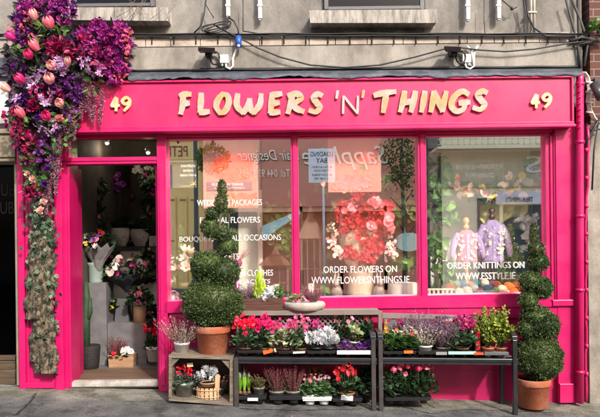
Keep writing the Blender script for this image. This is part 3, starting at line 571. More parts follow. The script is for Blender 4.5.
m = MB(); m.ob(262, 270, 424, 310, YF, -.2); m.ob(300, 206, 303, 290, YF, -.1); m.ob(340, 206, 343, 290, YF, -.1); m.ob(384, 206, 387, 290, YF, -.1); obj('window_frame', m, SALM, h)
for a0 in (216, 262, 312, 362):
    m = MB(); m.ob(a0, 72, a0+28, 120, YF+.04, -.035); wn = obj('window', m, WHITE, h); m = MB(); m.ob(a0+2, 74, a0+26, 96, YF+.045, -.004); m.ob(a0+2, 98, a0+26, 118, YF+.045, -.004); obj('sash_pane', m, MATS['dull_pane'], wn)
# cream house with balcony and long sage sign
c = thing('cream_shop', 'cream shopfront across the street with iron balcony mirrored in the right window', 'shop building', (W_(500), YF, 0))
m = MB(); m.box(W_(442), W_(680), YF-5, YF, -.5, 7.4); obj('wall', m, CREAM, c)
m = MB(); m.ob(441.5, 151, 556, 187, YF+.12, -.1); sg = obj('sign', m, OLIVE, c)
fit_text(sg, 'lettering', 'St LAURENCE STREET', 452, 503, 164.5, 169, YF+.125, GILT, .01, opp=True); fit_text(sg, 'lettering', 'DROGHEDA', 465, 493, 173, 177.5, YF+.125, GILT, .01, opp=True); fit_text(sg, 'lettering', 'S', 525, 542, 156, 173, YF+.14, WHITE, .03, opp=True)
m = MB(); m.ob(438, 145.5, 570, 148, YF+.9, -.85); m.ob(438, 138, 570, 138.8, YF+.9, -.03); m.ob(438, 143.4, 570, 144.2, YF+.9, -.03)
for q in range(440, 566, 6): m.ob(q, 137, q+.8, 145, YF+.9, -.03)
for q in range(443, 566, 12):
    cc = WO(q, 141, YF+.88); m.tube([cc+Vector((.09*math.cos(t), 0, .09*math.sin(t))) for t in np.linspace(0, 6.3, 12)], .012, 5)
obj('balcony', m, CREAM, c)
m = MB(); m.ob(478, 198, 500, 290, YF+.03, -.025); m.ob(504, 205, 548, 290, YF+.03, -.025); obj('shop_window', m, DGREEN, c)
m = MB(); m.ob(496, 191, 552, 204, YF+.1, -.05); s2 = obj('window_sign', m, WHITE, c); fit_text(s2, 'lettering', 'TREATMENTS', 506, 533, 197, 202, YF+.105, MATS['faint_vinyl'], .01, opp=True)
for a0 in (452, 500, 548):
    m = MB(); m.ob(a0, 72, a0+26, 118, YF+.04, -.035); wn = obj('window', m, WHITE, c); m = MB(); m.ob(a0+2, 74, a0+24, 95, YF+.045, -.004); m.ob(a0+2, 97, a0+24, 116, YF+.045, -.004); obj('sash_pane', m, MATS['dull_pane'], wn)
d = thing('panelled_entrance', 'tall dark panelled wooden entrance between the peach and cream shops across the street', 'doorway', (W_(433), YF, 0))
m = MB(); m.box(W_(424.3), W_(441.7), YF-3, YF-.05, -.4, 7.2); obj('surround', m, mat('dark_oak', (.05, .04, .03), .5, c2=(.11, .09, .07, 1), scale=6), d)
m = MB()
for k in range(7):
    m.ob(427.5, 138+k*14, 438.5, 149+k*14, YF+.0, -.049); 
obj('raised_panel', m, mat('dark_oak_panel', (.13, .11, .09), .45, c2=(.2, .17, .13, 1), scale=6), d, bevel=.04)
# street lamp column and loading bay sign
t = thing('loading_bay_sign', 'white loading bay notice on a white pole across the road', 'street sign', (WO(321, 200, -9.3).x, -9.3, gz(-.1)))
SG = -9.3; x = WO(323.5, 200, SG).x
m = MB(); m.tube([(x, SG-.04, gz(x)-.1), (x, SG-.04, WO(321, 150, SG).z)], .028, 12); obj('pole', m, WHP, t)
m = MB(); m.ob(308.5, 148.5, 335, 182.5, SG, -.008); pl = obj('sign_plate', m, mat('mint_white_plate', (.80, .86, .84), .4), t, bevel=.002)
for s_, a0, a1, b0, b1, mm in (('LOADING', 310.5, 333, 151.5, 156.5, BLKP), ('BAY', 316, 327, 158, 163, BLKP), ('MONDAY-SATURDAY', 312, 332, 166, 168, MAROON), ('07.00-10.00', 314, 330, 169.5, 171.5, BLKP), ('MAX STAY 30 MINS', 312, 332, 174, 176, BLKP), ('AT OTHER TIMES', 314, 330, 177.5, 179.5, BLKP)):
    fit_text(pl, 'lettering', s_, a0, a1, b0, b1, SG+.001, mm, .002, opp=True, bold=.01)
t = thing('street_lamp', 'ornate dark iron lamp column at the far kerb beside the yellow shop', 'street lamp', (W_(195), -9.6, 0)); xx = WO(196, 200, -9.6).x
m = MB(); m.lathe((xx, -9.6, gz(xx)-.1), [(.14, 0), (.14, .5), (.09, .6), (.07, 1.5), (.1, 1.6), (.06, 1.7), (.05, 4.6), (.0, 4.7)], 14); obj('column', m, DGREEN, t)
m = MB()
for s_ in (-1, 1): m.tube([(xx, -9.6, 4.0), (xx+s_*.3, -9.6, 4.3), (xx+s_*.5, -9.6, 4.15), (xx+s_*.42, -9.6, 3.95)], .03, 6)
obj('scroll', m, DGREEN, t)
t = thing('hanging_basket', 'round green hanging basket on the dark lamp column opposite', 'hanging basket', (xx+.42, -9.6, 3.3))
m = MB(); m.ball((xx+.42, -9.6, 3.5), (.28, .28, .22), seg=14); m.tube([(xx+.42, -9.6, 3.7), (xx+.42, -9.6, 3.96)], .01, 5); obj('basket', m, DGREEN, t)
m = MB(); n = 500; P = RG.normal(size=(n, 3)); P = norm(P)*RG.uniform(.25, .42, (n, 1)); P[:, 2] *= .8; m.inst(LEAF, P+np.array((xx+.42, -9.6, 3.55)), P, rdir(RG, n), .09, .07); obj('foliage', m, veg('basket_leaves', '#2f4a22', '#52702c', '#7a8a30'), t)
# small tree opposite, green in the lower panes
def street_tree(x, y, lab, h=3.4, cr=.9):
    t = thing('street_tree', lab, 'tree', (x, y, gz(x))); m = MB(); m.tube([(x, y, gz(x)-.1), (x+.03, y, 1.2), (x-.04, y, h-.9), (x, y, h)], [.08, .06, .045, .02], 8)
    for k in range(9):
        a_ = k*2.4; m.tube([(x, y, 1.5+k*.18), (x+.5*cr*math.cos(a_), y+.5*cr*math.sin(a_), 1.9+k*.18)], [.025, .01], 5)
    obj('trunk', m, mat('bark_grey', (.09, .07, .05), .9), t)
    n = 1100; c = np.array([(x+cr*.6*math.cos(k*2.4)*(.4+.6*((k*37) % 10)/10), y+cr*.6*math.sin(k*2.4)*.7, h-1.5+1.7*((k*53) % 17)/17) for k in range(17)])
    P = c[RG.integers(0, 17, n)]+RG.normal(size=(n, 3))*.19*cr; m = MB(); m.inst(LEAF, P, rdir(RG, n), rdir(RG, n, .5), .085, .06); obj('crown', m, veg('tree_leaves', '#2a4018', '#48651f', '#7d8c35'), t)
street_tree(WO(404, 240, -10.5).x, -10.5, 'leafy street tree by the dark panelled entrance across the road', 4.5, .7)
# ================================================================ plant library
SOIL = mat('potting_soil', (.03, .02, .015), .95); TERRA = mat('terracotta', (.42, .11, .045), .8, c2=(.50, .24, .16, 1), scale=7, thr=(.45, .78), bump=.3); BLKT = mat('black_tray_plastic', (.018, .019, .021), .38, var=.2)
GPOT = mat('grey_green_pot', (.13, .14, .12), .6); WPOT = mat('white_pot', (.72, .71, .68), .5, var=.05); TAUPE = mat('taupe_pot', (.22, .20, .185), .5); BRNP = mat('brown_pot', (.16, .07, .045), .6)
STEM = mat('green_stem', (.05, .085, .03), .6); WTRAY = mat('white_tray_plastic', (.72, .72, .72), .45, var=.04)
V_CYL = veg('cyclamen_leaves', '#1f3b22', '#2f5230', '#4e7350', '#6f8f6c'); V_DKG = veg('dark_green_leaves', '#16301a', '#254526', '#375c30'); V_GRN = veg('green_leaves', '#2c4f22', '#477032', '#6b9140')
V_TOP = veg('topiary_leaves', '#243619', '#2e4422', '#3a522c', '#476034', '#5b7238', '#5f5a34', trans=.12); V_VAR = veg('variegated_leaves', '#3e6338', '#b9c795', '#dfe5c2', '#5c8550'); V_SIL = veg('silver_leaves', '#a9adb0', '#d6d8dc', '#eceef0', trans=.15)
V_HOT = veg('hot_pink_petals', '#e0106a', '#ff2f8a', '#ff5aa6'); V_RED = veg('red_petals', '#c00828', '#e81838', '#ff3a55'); V_PNK = veg('pink_petals', '#f25a8a', '#ff86a8', '#ffa9c0'); V_MAG = veg('magenta_petals', '#a00868', '#c8187f', '#dd3a98')
V_LPK = veg('light_pink_petals', '#f09ac0', '#f8bcd6', '#fbd6e6'); V_WHT = veg('white_petals', '#d8d6d2', '#f0eeea', '#fbfaf6'); V_BUR = veg('burgundy_heather', '#5e1230', '#8a2248', '#a83a5e', '#7a3a50'); V_PUR = veg('purple_petals', '#5b1f86', '#7b35a8', '#43176b')
V_LIL = veg('lilac_heather', '#6e4a76', '#8a6488', '#a080a0', '#5e4a52'); V_PLH = veg('pale_heather', '#b79aa0', '#cfbab8', '#dccfc8', '#8f7f70'); V_WHH = veg('cream_heather', '#cfc6b8', '#e6dfd4', '#b9a898'); V_CON = veg('lime_conifer', '#8fb31c', '#b6d42e', '#d3e858'); V_YLL = veg('yellow_green_leaves', '#3f5c1c', '#627c26', '#8c9c32', '#c2be50')
V_ORG = veg('orange_petals', '#f06a10', '#ff9420', '#ffb42e'); V_YEL = veg('yellow_petals', '#f2c41a', '#ffdc3a'); V_SUC = veg('succulent_leaves', '#7d9560', '#a3b57a', '#c9d29a'); V_KALE = veg('kale_purple', '#6a2a70', '#8e4592', '#4c5a4a')
def pot(parent, c, r, h, mt, rim=True, seg=20, taper=.74, name='pot'):
    m = MB(); pr = [(r*taper, 0), (r*.96, h*.8)]+([(r, h*.8), (r, h), (r*.9, h), (r*.88, h*.86)] if rim else [(r, h), (r*.93, h), (r*.9, h*.88)])
    m.lathe(c, pr, seg, 0); m.lathe(Vector(c)+Vector((0, 0, h*.85)), [(r*.89, 0), (0, .004)], seg, 1); return obj(name, m, [mt, SOIL], parent)
def dome(n, c, rx, ry, h, rg=RG, lo=0.1):            # points on / in a low dome
    a = rg.uniform(0, 2*np.pi, n); q = np.sqrt(rg.uniform(0, 1, n)); z = np.sqrt(np.maximum(0, 1-q*q*.92))*rg.uniform(lo, 1, n)**.5
    P = np.stack([c[0]+rx*q*np.cos(a), c[1]+ry*q*np.sin(a), c[2]+h*z], 1); D = np.stack([np.cos(a)*q, np.sin(a)*q, .25+0*z], 1); return P, norm(D+rg.normal(size=(n, 3))*.25)
def f_leaves(m, c, rx, h, n, size, T=ROUND, mi=0, ry=None):
    P, D = dome(n, c, rx, ry or rx, h); N = norm(D*.7+np.array((0, -.25, 1.0))+RG.normal(size=(n, 3))*.3); m.inst(T, P, D, N, size*RG.uniform(.7, 1.2, n), size*RG.uniform(.7, 1.1, n), mi)
def f_blooms(m, c, rx, h, n, size, T, mi=0, stems=True, spread=.8, hj=.25, up=.7, ry=None, face=(0, -.6, .6)):
    a = RG.uniform(0, 2*np.pi, n); q = np.sqrt(RG.uniform(0, 1, n))*spread; P = np.stack([c[0]+rx*q*np.cos(a), c[1]+(ry or rx)*q*np.sin(a), c[2]+h*(1-hj*RG.uniform(0, 1, n)-.25*q*q)], 1)
    N = norm(np.array(face)+RG.normal(size=(n, 3))*.45); m.inst(T, P, rdir(RG, n), N, size*RG.uniform(.8, 1.15, n), None, mi)
    if stems:
        for p in P: m.tube([(c[0]+(p[0]-c[0])*.4, c[1]+(p[1]-c[1])*.4, c[2]+.01), ((c[0]*.2+p[0]*.8), c[1]*.2+p[1]*.8, c[2]*.4+p[2]*.6), tuple(p)], .0018, 4, mi+1)
    return P
def loc(px, py, Y): return W(px, py, Y)
def cyclamen(nm, lab, cat, px, pyb, Y, wpx, hpx, flowers, leafmat, potmt, pw=None, ph=None, n=16, fs=.04, ls=.05, nl=60, bl_h=1.0, group=None, T=CYC, lh=.5, hj=.35):
    c = loc(px, pyb, Y); s = S(Y); t = thing(nm, lab, cat, c, group); pw = (pw or wpx*.45)*s/2; ph = (ph or hpx*.25)*s
    pot(t, c, pw, ph, potmt); top = c+Vector((0, 0, ph*.9)); H = hpx*s-ph*.9
    m = MB(); f_leaves(m, top-Vector((0, 0, ph*.35)), wpx*s*.52, H*lh+ph*.35, int(nl*1.7), ls); obj('foliage', m, leafmat, t)
    m = MB(); f_blooms(m, top+Vector((0, 0, 0)), wpx*s/2, H*bl_h, n, fs, T, hj=hj); obj('flowers', m, [flowers, STEM], t); return t
def spikes(m, c, r, h, n, lean=.35, wd=.014, mi=0, den=26, droop=0):
    for k in range(n):
        a = RG.uniform(0, 6.283); q = math.sqrt(RG.uniform(0, 1)); H = h*RG.uniform(.7, 1.05); b = np.array((c[0]+r*.4*q*math.cos(a), c[1]+r*.4*q*math.sin(a), c[2]))
        tp = b+np.array((r*lean*2*q*math.cos(a), r*lean*2*q*math.sin(a), H*(1-.18*q))); d = tp-b
        tt = RG.uniform(.12, 1, den); P = b+d*tt[:, None]+np.array((0, 0, 1.0))*0; an = RG.uniform(0, 6.283, den); D = np.stack([np.cos(an), np.sin(an), .8+0*an], 1)
        m.inst(TINY, P, D, RG.normal(size=(den, 3)), wd*RG.uniform(.7, 1.2, den)*(1.15-tt*.5), wd*.6, mi)
        m.inst(SLIM, [b], [d], [(0.1, -1, .1)], [np.linalg.norm(d)], .004, mi+1)
def heather(nm, lab, px, pyb, Y, wpx, hpx, mt, potmt, n=40, group=None, pw=None, ph=None, cat='potted heather', lean=.6, base=V_GRN, wd=.019):
    c = loc(px, pyb, Y); s = S(Y); t = thing(nm, lab, cat, c, group); pw = (pw or wpx*.5)*s/2; ph = (ph or hpx*.25)*s
    if potmt: pot(t, c, pw, ph, potmt)
    top = c+Vector((0, 0, ph*.85)); H = hpx*s-ph*.85; m = MB(); spikes(m, top, wpx*s/2, H, n, lean, wd); obj('heather_spikes', m, [mt, MATS['woody_stem'] if 'woody_stem' in MATS else mat('woody_stem', (.12, .08, .05), .8)], t)
    m = MB(); f_leaves(m, top, wpx*s*.42, H*.42, 90, .018, TINY); obj('foliage', m, base, t); return t
def silver(nm, lab, px, pyb, Y, wpx, hpx, potmt, n=90, mt=None, group=None, pw=None, ph=None):
    c = loc(px, pyb, Y); s = S(Y); t = thing(nm, lab, 'potted plant', c, group); pw = (pw or wpx*.5)*s/2; ph = (ph or hpx*.3)*s; pot(t, c, pw, ph, potmt)
    top = c+Vector((0, 0, ph*.8)); m = MB(); P, D = dome(n, top, wpx*s*.34, wpx*s*.34, (hpx*s-ph)*.8); D = norm(D+np.array((0, 0, .9)))
    lobes = (A((0, .12, 0), (0, -.12, 0), (.3, .15, .02), (.3, -.15, .02), (.4, .5, .1), (.5, .15, .04), (.5, -.15, .04), (.4, -.5, .1), (.7, .5, .1), (.8, .12, .02), (.8, -.12, .02), (.7, -.5, .1), (1, 0, -.06)), [(0, 1, 3, 2), (2, 3, 6, 5), (2, 5, 4), (3, 7, 6), (5, 6, 10, 9), (5, 9, 8), (6, 11, 10), (9, 10, 12)])
    m.inst(lobes, P, D, norm(RG.normal(size=(n, 3))+np.array((0, -1, .3))), .075*RG.uniform(.6, 1.2, n), .055); obj('foliage', m, mt or V_SIL, t); return t
def tray(lab, px0, px1, pyt, pyb, Y, dep, mt=BLKT, group=None, cells=3, rim=True, name='plant_tray', cat='tray'):
    x0, x1 = W(px0, pyb, Y).x, W(px1, pyb, Y).x; cx = (px0+px1)/2; zt, zb = W(cx, pyt, Y).z, W(cx, pyb, Y).z; t = thing(name, lab, cat, ((x0+x1)/2, Y+dep/2, zb), group); m = MB()
    z1 = zb+(zt-zb)*.6; m.box(x0, x1, Y, Y+dep, z1, zt-.0005)
    for i in range(cells):
        a = x0+(x1-x0)*(i+.5)/cells; rr_ = (x1-x0)/cells*.36
        for yy in (Y+dep*.28, Y+dep*.75): m.lathe((a, yy, zb), [(rr_*.85, 0), (rr_, z1-zb+.002)], 14)
    obj('tray_body', m, mt, t); m = MB(); m.box(x0-.006, x1+.006, Y-.006, Y+.003, zt-.012, zt+.002); m.box(x0-.006, x0, Y, Y+dep, zt-.012, zt+.002); m.box(x1, x1+.006, Y, Y+dep, zt-.012, zt+.002); obj('tray_rim', m, mt, t); return t
def card(lab, px0, py0, px1, py1, Y, colr, tilt=0, nm='price_card', parent=None):
    m = MB(); cx, cy = (px0+px1)/2, (py0+py1)/2; ct, st = math.cos(tilt), math.sin(tilt); P = []
    for x, y in ((px0, py0), (px1, py0), (px1, py1), (px0, py1)): dx, dy = x-cx, y-cy; P.append((cx+dx*ct+dy*st, cy-dx*st+dy*ct))
    m.prism(P, Y, Y+.003)
    o = obj(nm, m, mat('card_'+colr, lin(colr), .6, var=.04), parent)
    return o if parent else tagit(o, lab, 'price card')
def tulip(T, c, d, L, Wd, mt, parent, nm='tulip'):       # a closed cup of six overlapping petals
    m = MB(); d = Vector(d).normalized(); u = d.cross(Vector((.3, 1, .2))).normalized(); v = d.cross(u)
    for k in range(6):
        a0 = k*math.pi/3; ro = 1 if k % 2 else .9; V = []; F = []
        for i in range(7):
            t = i/6; rad = Wd/2*ro*(math.sin(math.pi*min(1, .12+t*.62))**.8)*(1 if t < .8 else 1-.35*(t-.8)/.2); hw = (.62*math.sin(math.pi*(.12+.86*t))**.6) if t < 1 else .08
            for j in (-1, -.5, 0, .5, 1):
                a = a0+j*hw; q = rad*(1-.06*abs(j)); V.append(Vector(c)+d*(L*t-L*.04*abs(j)*t)+(u*math.cos(a)+v*math.sin(a))*q)
        for i in range(6):
            for j in range(4): F.append((i*5+j, i*5+j+1, (i+1)*5+j+1, (i+1)*5+j))
        m.add(V, F, 0, True)
    return obj(nm, m, mt, parent)
def ruffle(c, r, mt, parent, nm='peony', n=70, T=None, flat=.8, face=(0, -1, .25)):
    m = MB(); D = rdir(RG, n, 0, -.9); D = norm(D+np.array(face)*.6); P = np.array(c)+D*r*.25*np.array((1, flat, 1)); m.inst(T or LEAF, P, D, rdir(RG, n), r*RG.uniform(.6, .95, n), r*.62); return obj(nm, m, mt, parent)
# ================================================================ spiral topiaries
def topiary(lab, px, balls, potbox, Y, n, seed):
    rg = np.random.default_rng(seed); pcx, pty, pby, ptw, pbw = potbox; c = loc(pcx, pby, Y); s = S(Y); t = thing('spiral_topiary', lab, 'topiary', c, 'clipped spiral topiaries either side of the window')
    H = (pby-pty)*s; m = MB(); r = ptw*s/2; rb = pbw*s/2
    m.lathe(c, [(rb*.9, 0), (rb, .008), (r*.90, H*.76), (r*.97, H*.77), (r, H*.80), (r*1.01, H*.98), (r, H), (r*.93, H), (r*.91, H*.9)], 40, 0); m.lathe(c+Vector((0, 0, H*.9)), [(r*.92, 0), (0, .005)], 30, 1); obj('pot', m, [TERRA, SOIL], t)
    C = np.array([tuple(loc(x, y, Y+d*s)) for x, y, rx, ry, d in balls]); R = np.array([(rx*s, min(rx, 24)*s, ry*s) for x, y, rx, ry, d in balls])
    m = MB(); m.tube([c+Vector((0, 0, H*.9)), Vector(tuple(C[0]))], [.02, .008], 8); 
    for cc, q in zip(C, R): m.ball(cc, tuple(q*.88), 1, 18, 11, .05, 3)
    obj('stem', m, [MATS['bark_grey'], V_TOP], t)
    wts = R[:, 0]*R[:, 2]; k = rg.choice(len(R), n*2, p=wts/wts.sum()); D = norm(rg.normal(size=(n*2, 3)))
    lump = 1+.04*np.sin(D[:, 0]*9+k)+.04*np.sin(D[:, 2]*11+k*2); P = C[k]+D*R[k]*(lump*rg.uniform(.88, 1.05, n*2))[:, None]
    dist = np.linalg.norm((P[:, None]-C[None])/R[None], axis=2); keep = (dist > .86).all(1); P, D = P[keep][:n], D[keep][:n]
    m = MB(); L = rg.uniform(.010, .020, len(P)); m.inst(TINY, P, norm(D+rg.normal(size=P.shape)*.6), rg.normal(size=P.shape)+D*.5, L, L*.9)
    sp = rg.random(len(P)) < .05; m.inst(SLIM, P[sp], norm(D[sp]+np.array((0, 0, .4))+rg.normal(size=P[sp].shape)*.3), rg.normal(size=P[sp].shape), rg.uniform(.02, .05, sp.sum()), .008)
    obj('foliage', m, V_TOP, t); return t
topiary('tall spiral box topiary in a big terracotta pot standing on the wooden crate', 213,
 [(222, 191, 3.8, 11, 0), (221, 203, 6, 7.5, -2), (213, 213, 7.5, 5.5, 2), (210, 227, 8.5, 9.5, 4), (222, 235, 10, 6.5, -3), (227, 246, 8, 8.5, -3), (208, 263, 17, 11, -2), (221, 271, 18, 14, 0), (201, 271, 9, 8, -3), (213, 301, 29, 23, 0), (215, 308, 27, 20, 0)], (213.5, 325, 355.5, 36, 30), -.30, 26000, 5)
topiary('dark spiral topiary in a lone terracotta pot beside the pink rain pipe', 538,
 [(534, 235, 3.5, 12, 0), (536, 249, 7, 7.5, -2), (538, 262, 10, 8.5, 0), (531, 281, 10, 9, -3), (540, 288, 12, 11, 2), (528, 300, 9, 9, -3), (536, 316, 15, 10, 2), (543, 325, 15, 13, 0), (526, 329, 8, 8, -3), (539, 357, 22.5, 21.5, 0)], (533.5, 378, 407, 34, 28), -.30, 23000, 6)
# ================================================================ wooden crate and what stands on and in it
OLDW = mat('weathered_wood', (.10, .085, .07), .85, c2=(.29, .225, .16, 1), scale=5, stretch=(1, 1, 9), bump=.5); OLDH = mat('weathered_wood_across', (.11, .09, .075), .85, c2=(.31, .245, .18, 1), scale=5, stretch=(1, 9, 9), bump=.5)
CY = -.50; ct = thing('wooden_crate', 'weathered wooden crate on its side holding pots below the left topiary', 'crate', loc(201, 400, CY))
def crate_panel(nm, P, Y0, Y1, mt): m = MB(); m.prism(P, Y0, Y1); return obj(nm, m, mt, ct, bevel=.003)
crate_panel('top_board', [(169, 355), (233, 357), (233, 359.5), (169, 357.5)], CY, CY+.40, OLDH); crate_panel('bottom_board', [(169, 398), (233, 403), (233, 405.5), (169, 400.5)], CY, CY+.40, OLDH)
crate_panel('side_board', [(169, 358), (171.5, 358), (171.5, 398), (169, 398)], CY, CY+.40, OLDW); crate_panel('side_board', [(230, 360), (233, 360), (233, 402.5), (230, 402)], CY, CY+.40, OLDW)
crate_panel('back_board', [(169, 357), (232, 359), (232, 403), (169, 399)], CY+.401, CY+.413, OLDH)
crate_panel('corner_brace', [(171.8, 358), (180, 358), (171.8, 366)], CY+.02, CY+.05, OLDW); crate_panel('corner_brace', [(221.5, 360), (229.8, 360.2), (229.8, 369)], CY+.02, CY+.05, OLDW)
heather('potted_heather', 'pale straggly heather in a small cream pot on top of the crate', 182, 353, CY+.18, 36, 39, V_PLH, WPOT, 70, pw=16, ph=11, lean=.72, wd=.013)
IY = CY+.12
cyclamen('potted_cyclamen', 'dark red cyclamen in a galvanised pail inside the wooden crate', 'potted cyclamen', 184, 397.5, IY, 30, 30, V_RED, V_CYL, mat('galvanised', (.30, .32, .30), .45, metal=.5, scale=20), 20, 16, 16, .030, .03, 70)
silver('potted_dusty_miller', 'silvery white foliage plant in the slatted wood basket inside the crate', 208, 386, IY, 24, 20, mat('basket_wood', (.5, .3, .16), .7, c2=(.66, .44, .26, 1), scale=8, stretch=(9, 9, 1)), 50, MATS['silver_leaves'], pw=16, ph=4)
t = thing('slatted_basket', 'pale slatted wooden tub with tall notched handle inside the crate', 'wooden tub', loc(208, 399, IY)); cc = loc(208, 400, IY); s = S(IY)
m = MB()
for k in range(16):
    a_ = k*math.pi/8; q = 11.5*s; x_, y_ = cc.x+q*math.cos(a_), cc.y+q*math.sin(a_)*.7; dx, dy = -math.sin(a_)*.015, math.cos(a_)*.012
    m.add([(x_-dx, y_-dy, cc.z+.005), (x_+dx, y_+dy, cc.z+.005), (x_+dx*1.02, y_+dy*1.02, cc.z+13*s), (x_-dx*1.02, y_-dy*1.02, cc.z+13*s), (x_*1-dx, y_-dy+.01, cc.z+.005), (x_+dx, y_+dy+.01, cc.z+.005), (x_+dx, y_+dy+.01, cc.z+13*s), (x_-dx, y_-dy+.01, cc.z+13*s)], [(0, 1, 2, 3), (5, 4, 7, 6), (0, 4, 5, 1), (3, 2, 6, 7), (0, 3, 7, 4), (1, 5, 6, 2)])
obj('slats', m, MATS['basket_wood'], t); m = MB(); m.tube([(cc.x+11.8*s*math.cos(q), cc.y+11.8*s*.72*math.sin(q), cc.z+4*s) for q in np.linspace(0, 6.3, 24)], .005, 6); m.tube([(cc.x+11.8*s*math.cos(q), cc.y+11.8*s*.72*math.sin(q), cc.z+11*s) for q in np.linspace(0, 6.3, 24)], .005, 6); obj('hoop', m, MATS['basket_wood'], t)
m = MB(); m.prism([(215, 376), (218, 374), (220, 377), (219, 392), (215, 392)], IY-.03, IY-.015); obj('handle', m, MATS['basket_wood'], t)
heather('potted_heather', 'mauve and cream heather at the back left inside the crate', 193, 398, IY+.14, 26, 33, V_LIL, TAUPE, 36, pw=14, ph=12); heather('potted_heather', 'pinkish heather at the back right inside the crate', 219, 399, IY+.15, 24, 30, veg('dusty_heather', '#8a5a60', '#a8787a', '#c2a090'), TAUPE, 34, pw=13, ph=12)
silver('potted_dusty_miller', 'grey leaved plant squeezed against the left side inside the crate', 176, 397, IY+.09, 12, 28, TAUPE, 26, pw=8, ph=10)
card('', 187, 363, 193, 367, CY+.1, '#d8c9a0', .1); bpy.context.scene.collection.objects[-1]['label'] = 'small cream plant tag in the heather inside the crate'
# ================================================================ trellis behind the benches
TREL = mat('taupe_paint', (.20, .175, .15), .7, var=.12, scale=6)
tr_ = thing('trellis_planter', 'taupe painted trellis box under the left and middle windows with ledge', 'trellis', loc(305, 395, -.16))
def pr(nm, P, Y0, Y1, mt, par, bv=.002): m = MB(); m.prism(P, Y0, Y1); return obj(nm, m, mt, par, bevel=bv)
pr('ledge', [(236, 311), (379, 310), (379, 314.5), (236, 315.5)], -.24, -.06, TREL, tr_); pr('post', [(237, 315.7), (241, 315.7), (241, 398), (237, 398)], -.18, -.14, TREL, tr_); pr('post', [(364, 314.7), (368.5, 314.7), (368.5, 400), (364, 400)], -.18, -.14, TREL, tr_)
m = MB()
for k in range(40):
    for sg in (-1, 1):
        x0 = 214+k*5.3; x1 = x0+sg*26; 
        P = [(x0-.95, 316), (x0+.95, 316), (x1+.95, 342), (x1-.95, 342)]
        if min(x0, x1) < 240 or max(x0, x1) > 365: 
            f0, f1 = 0, 1
            if sg > 0 and x0 < 241: f0 = (241-x0)/26
            if sg < 0 and x1 < 241: f1 = (x0-241)/26
            if sg > 0 and x1 > 364: f1 = (364-x0)/26
            if sg < 0 and x0 > 364: f0 = (x0-364)/26
            if f0 >= .95 or f1 <= .05 or f1 <= f0: continue
            xa, xb = x0+(x1-x0)*f0, x0+(x1-x0)*f1; ya, yb = 316+26*f0, 316+26*f1
            P = [(xa-.95, ya), (xa+.95, ya), (xb+.95, yb), (xb-.95, yb)]
        m.prism(P, -.165 if sg > 0 else -.158, -.159 if sg > 0 else -.152)
obj('lattice', m, TREL, tr_)
t2 = thing('leafy_screen', 'taupe framed screen with cut-out leaf scrolls behind the right bench', 'screen', loc(425, 398, -.16))
pr('frame', [(378.6, 311.5), (382, 311.5), (382, 400), (378.6, 400)], -.18, -.14, TREL, t2); pr('frame', [(382, 313.5), (470, 316), (470, 320), (382, 318)], -.18, -.14, TREL, t2); pr('frame', [(384.5, 319), (387, 319), (387, 400), (384.5, 400)], -.178, -.142, TREL, t2); pr('frame', [(466, 320.2), (470, 320.2), (470, 357), (466, 357)], -.18, -.14, TREL, t2)
m = MB(); GM = mat('grey_leaf_cutout', (.13, .125, .13), .7, var=.1)
for i, (x_, y_, a_) in enumerate(((388, 326, .5), (394, 322, 2.5), (392, 333, 4), (399, 337, 5.4), (404, 329, 1), (409, 322, 2.2), (415, 327, .2), (408, 336, 3.8), (420, 322, 1.3), (390, 341, .3), (413, 340, 5.8), (428, 324, 2.8), (440, 323, 1), (452, 325, 2.2))):
    P = [(x_+5.2*r_*math.cos(a_+q), y_+5.2*r_*math.sin(a_+q)) for q, r_ in zip(np.linspace(0, 6.283*11/12, 12), (1.1, .8, .75, .8, .7, .6, .45, .6, .7, .8, .75, .8))]; m.prism(P, -.166-.0004*i, -.160)
m.tube([loc(x_, y_, -.15) for x_, y_ in ((386, 345), (395, 330), (408, 334), (416, 322), (430, 330), (445, 322))], .007, 6); m.tube([loc(x_, y_, -.152) for x_, y_ in ((386, 322), (400, 326), (404, 342))], .006, 6); obj('leaf_scroll', m, GM, t2)
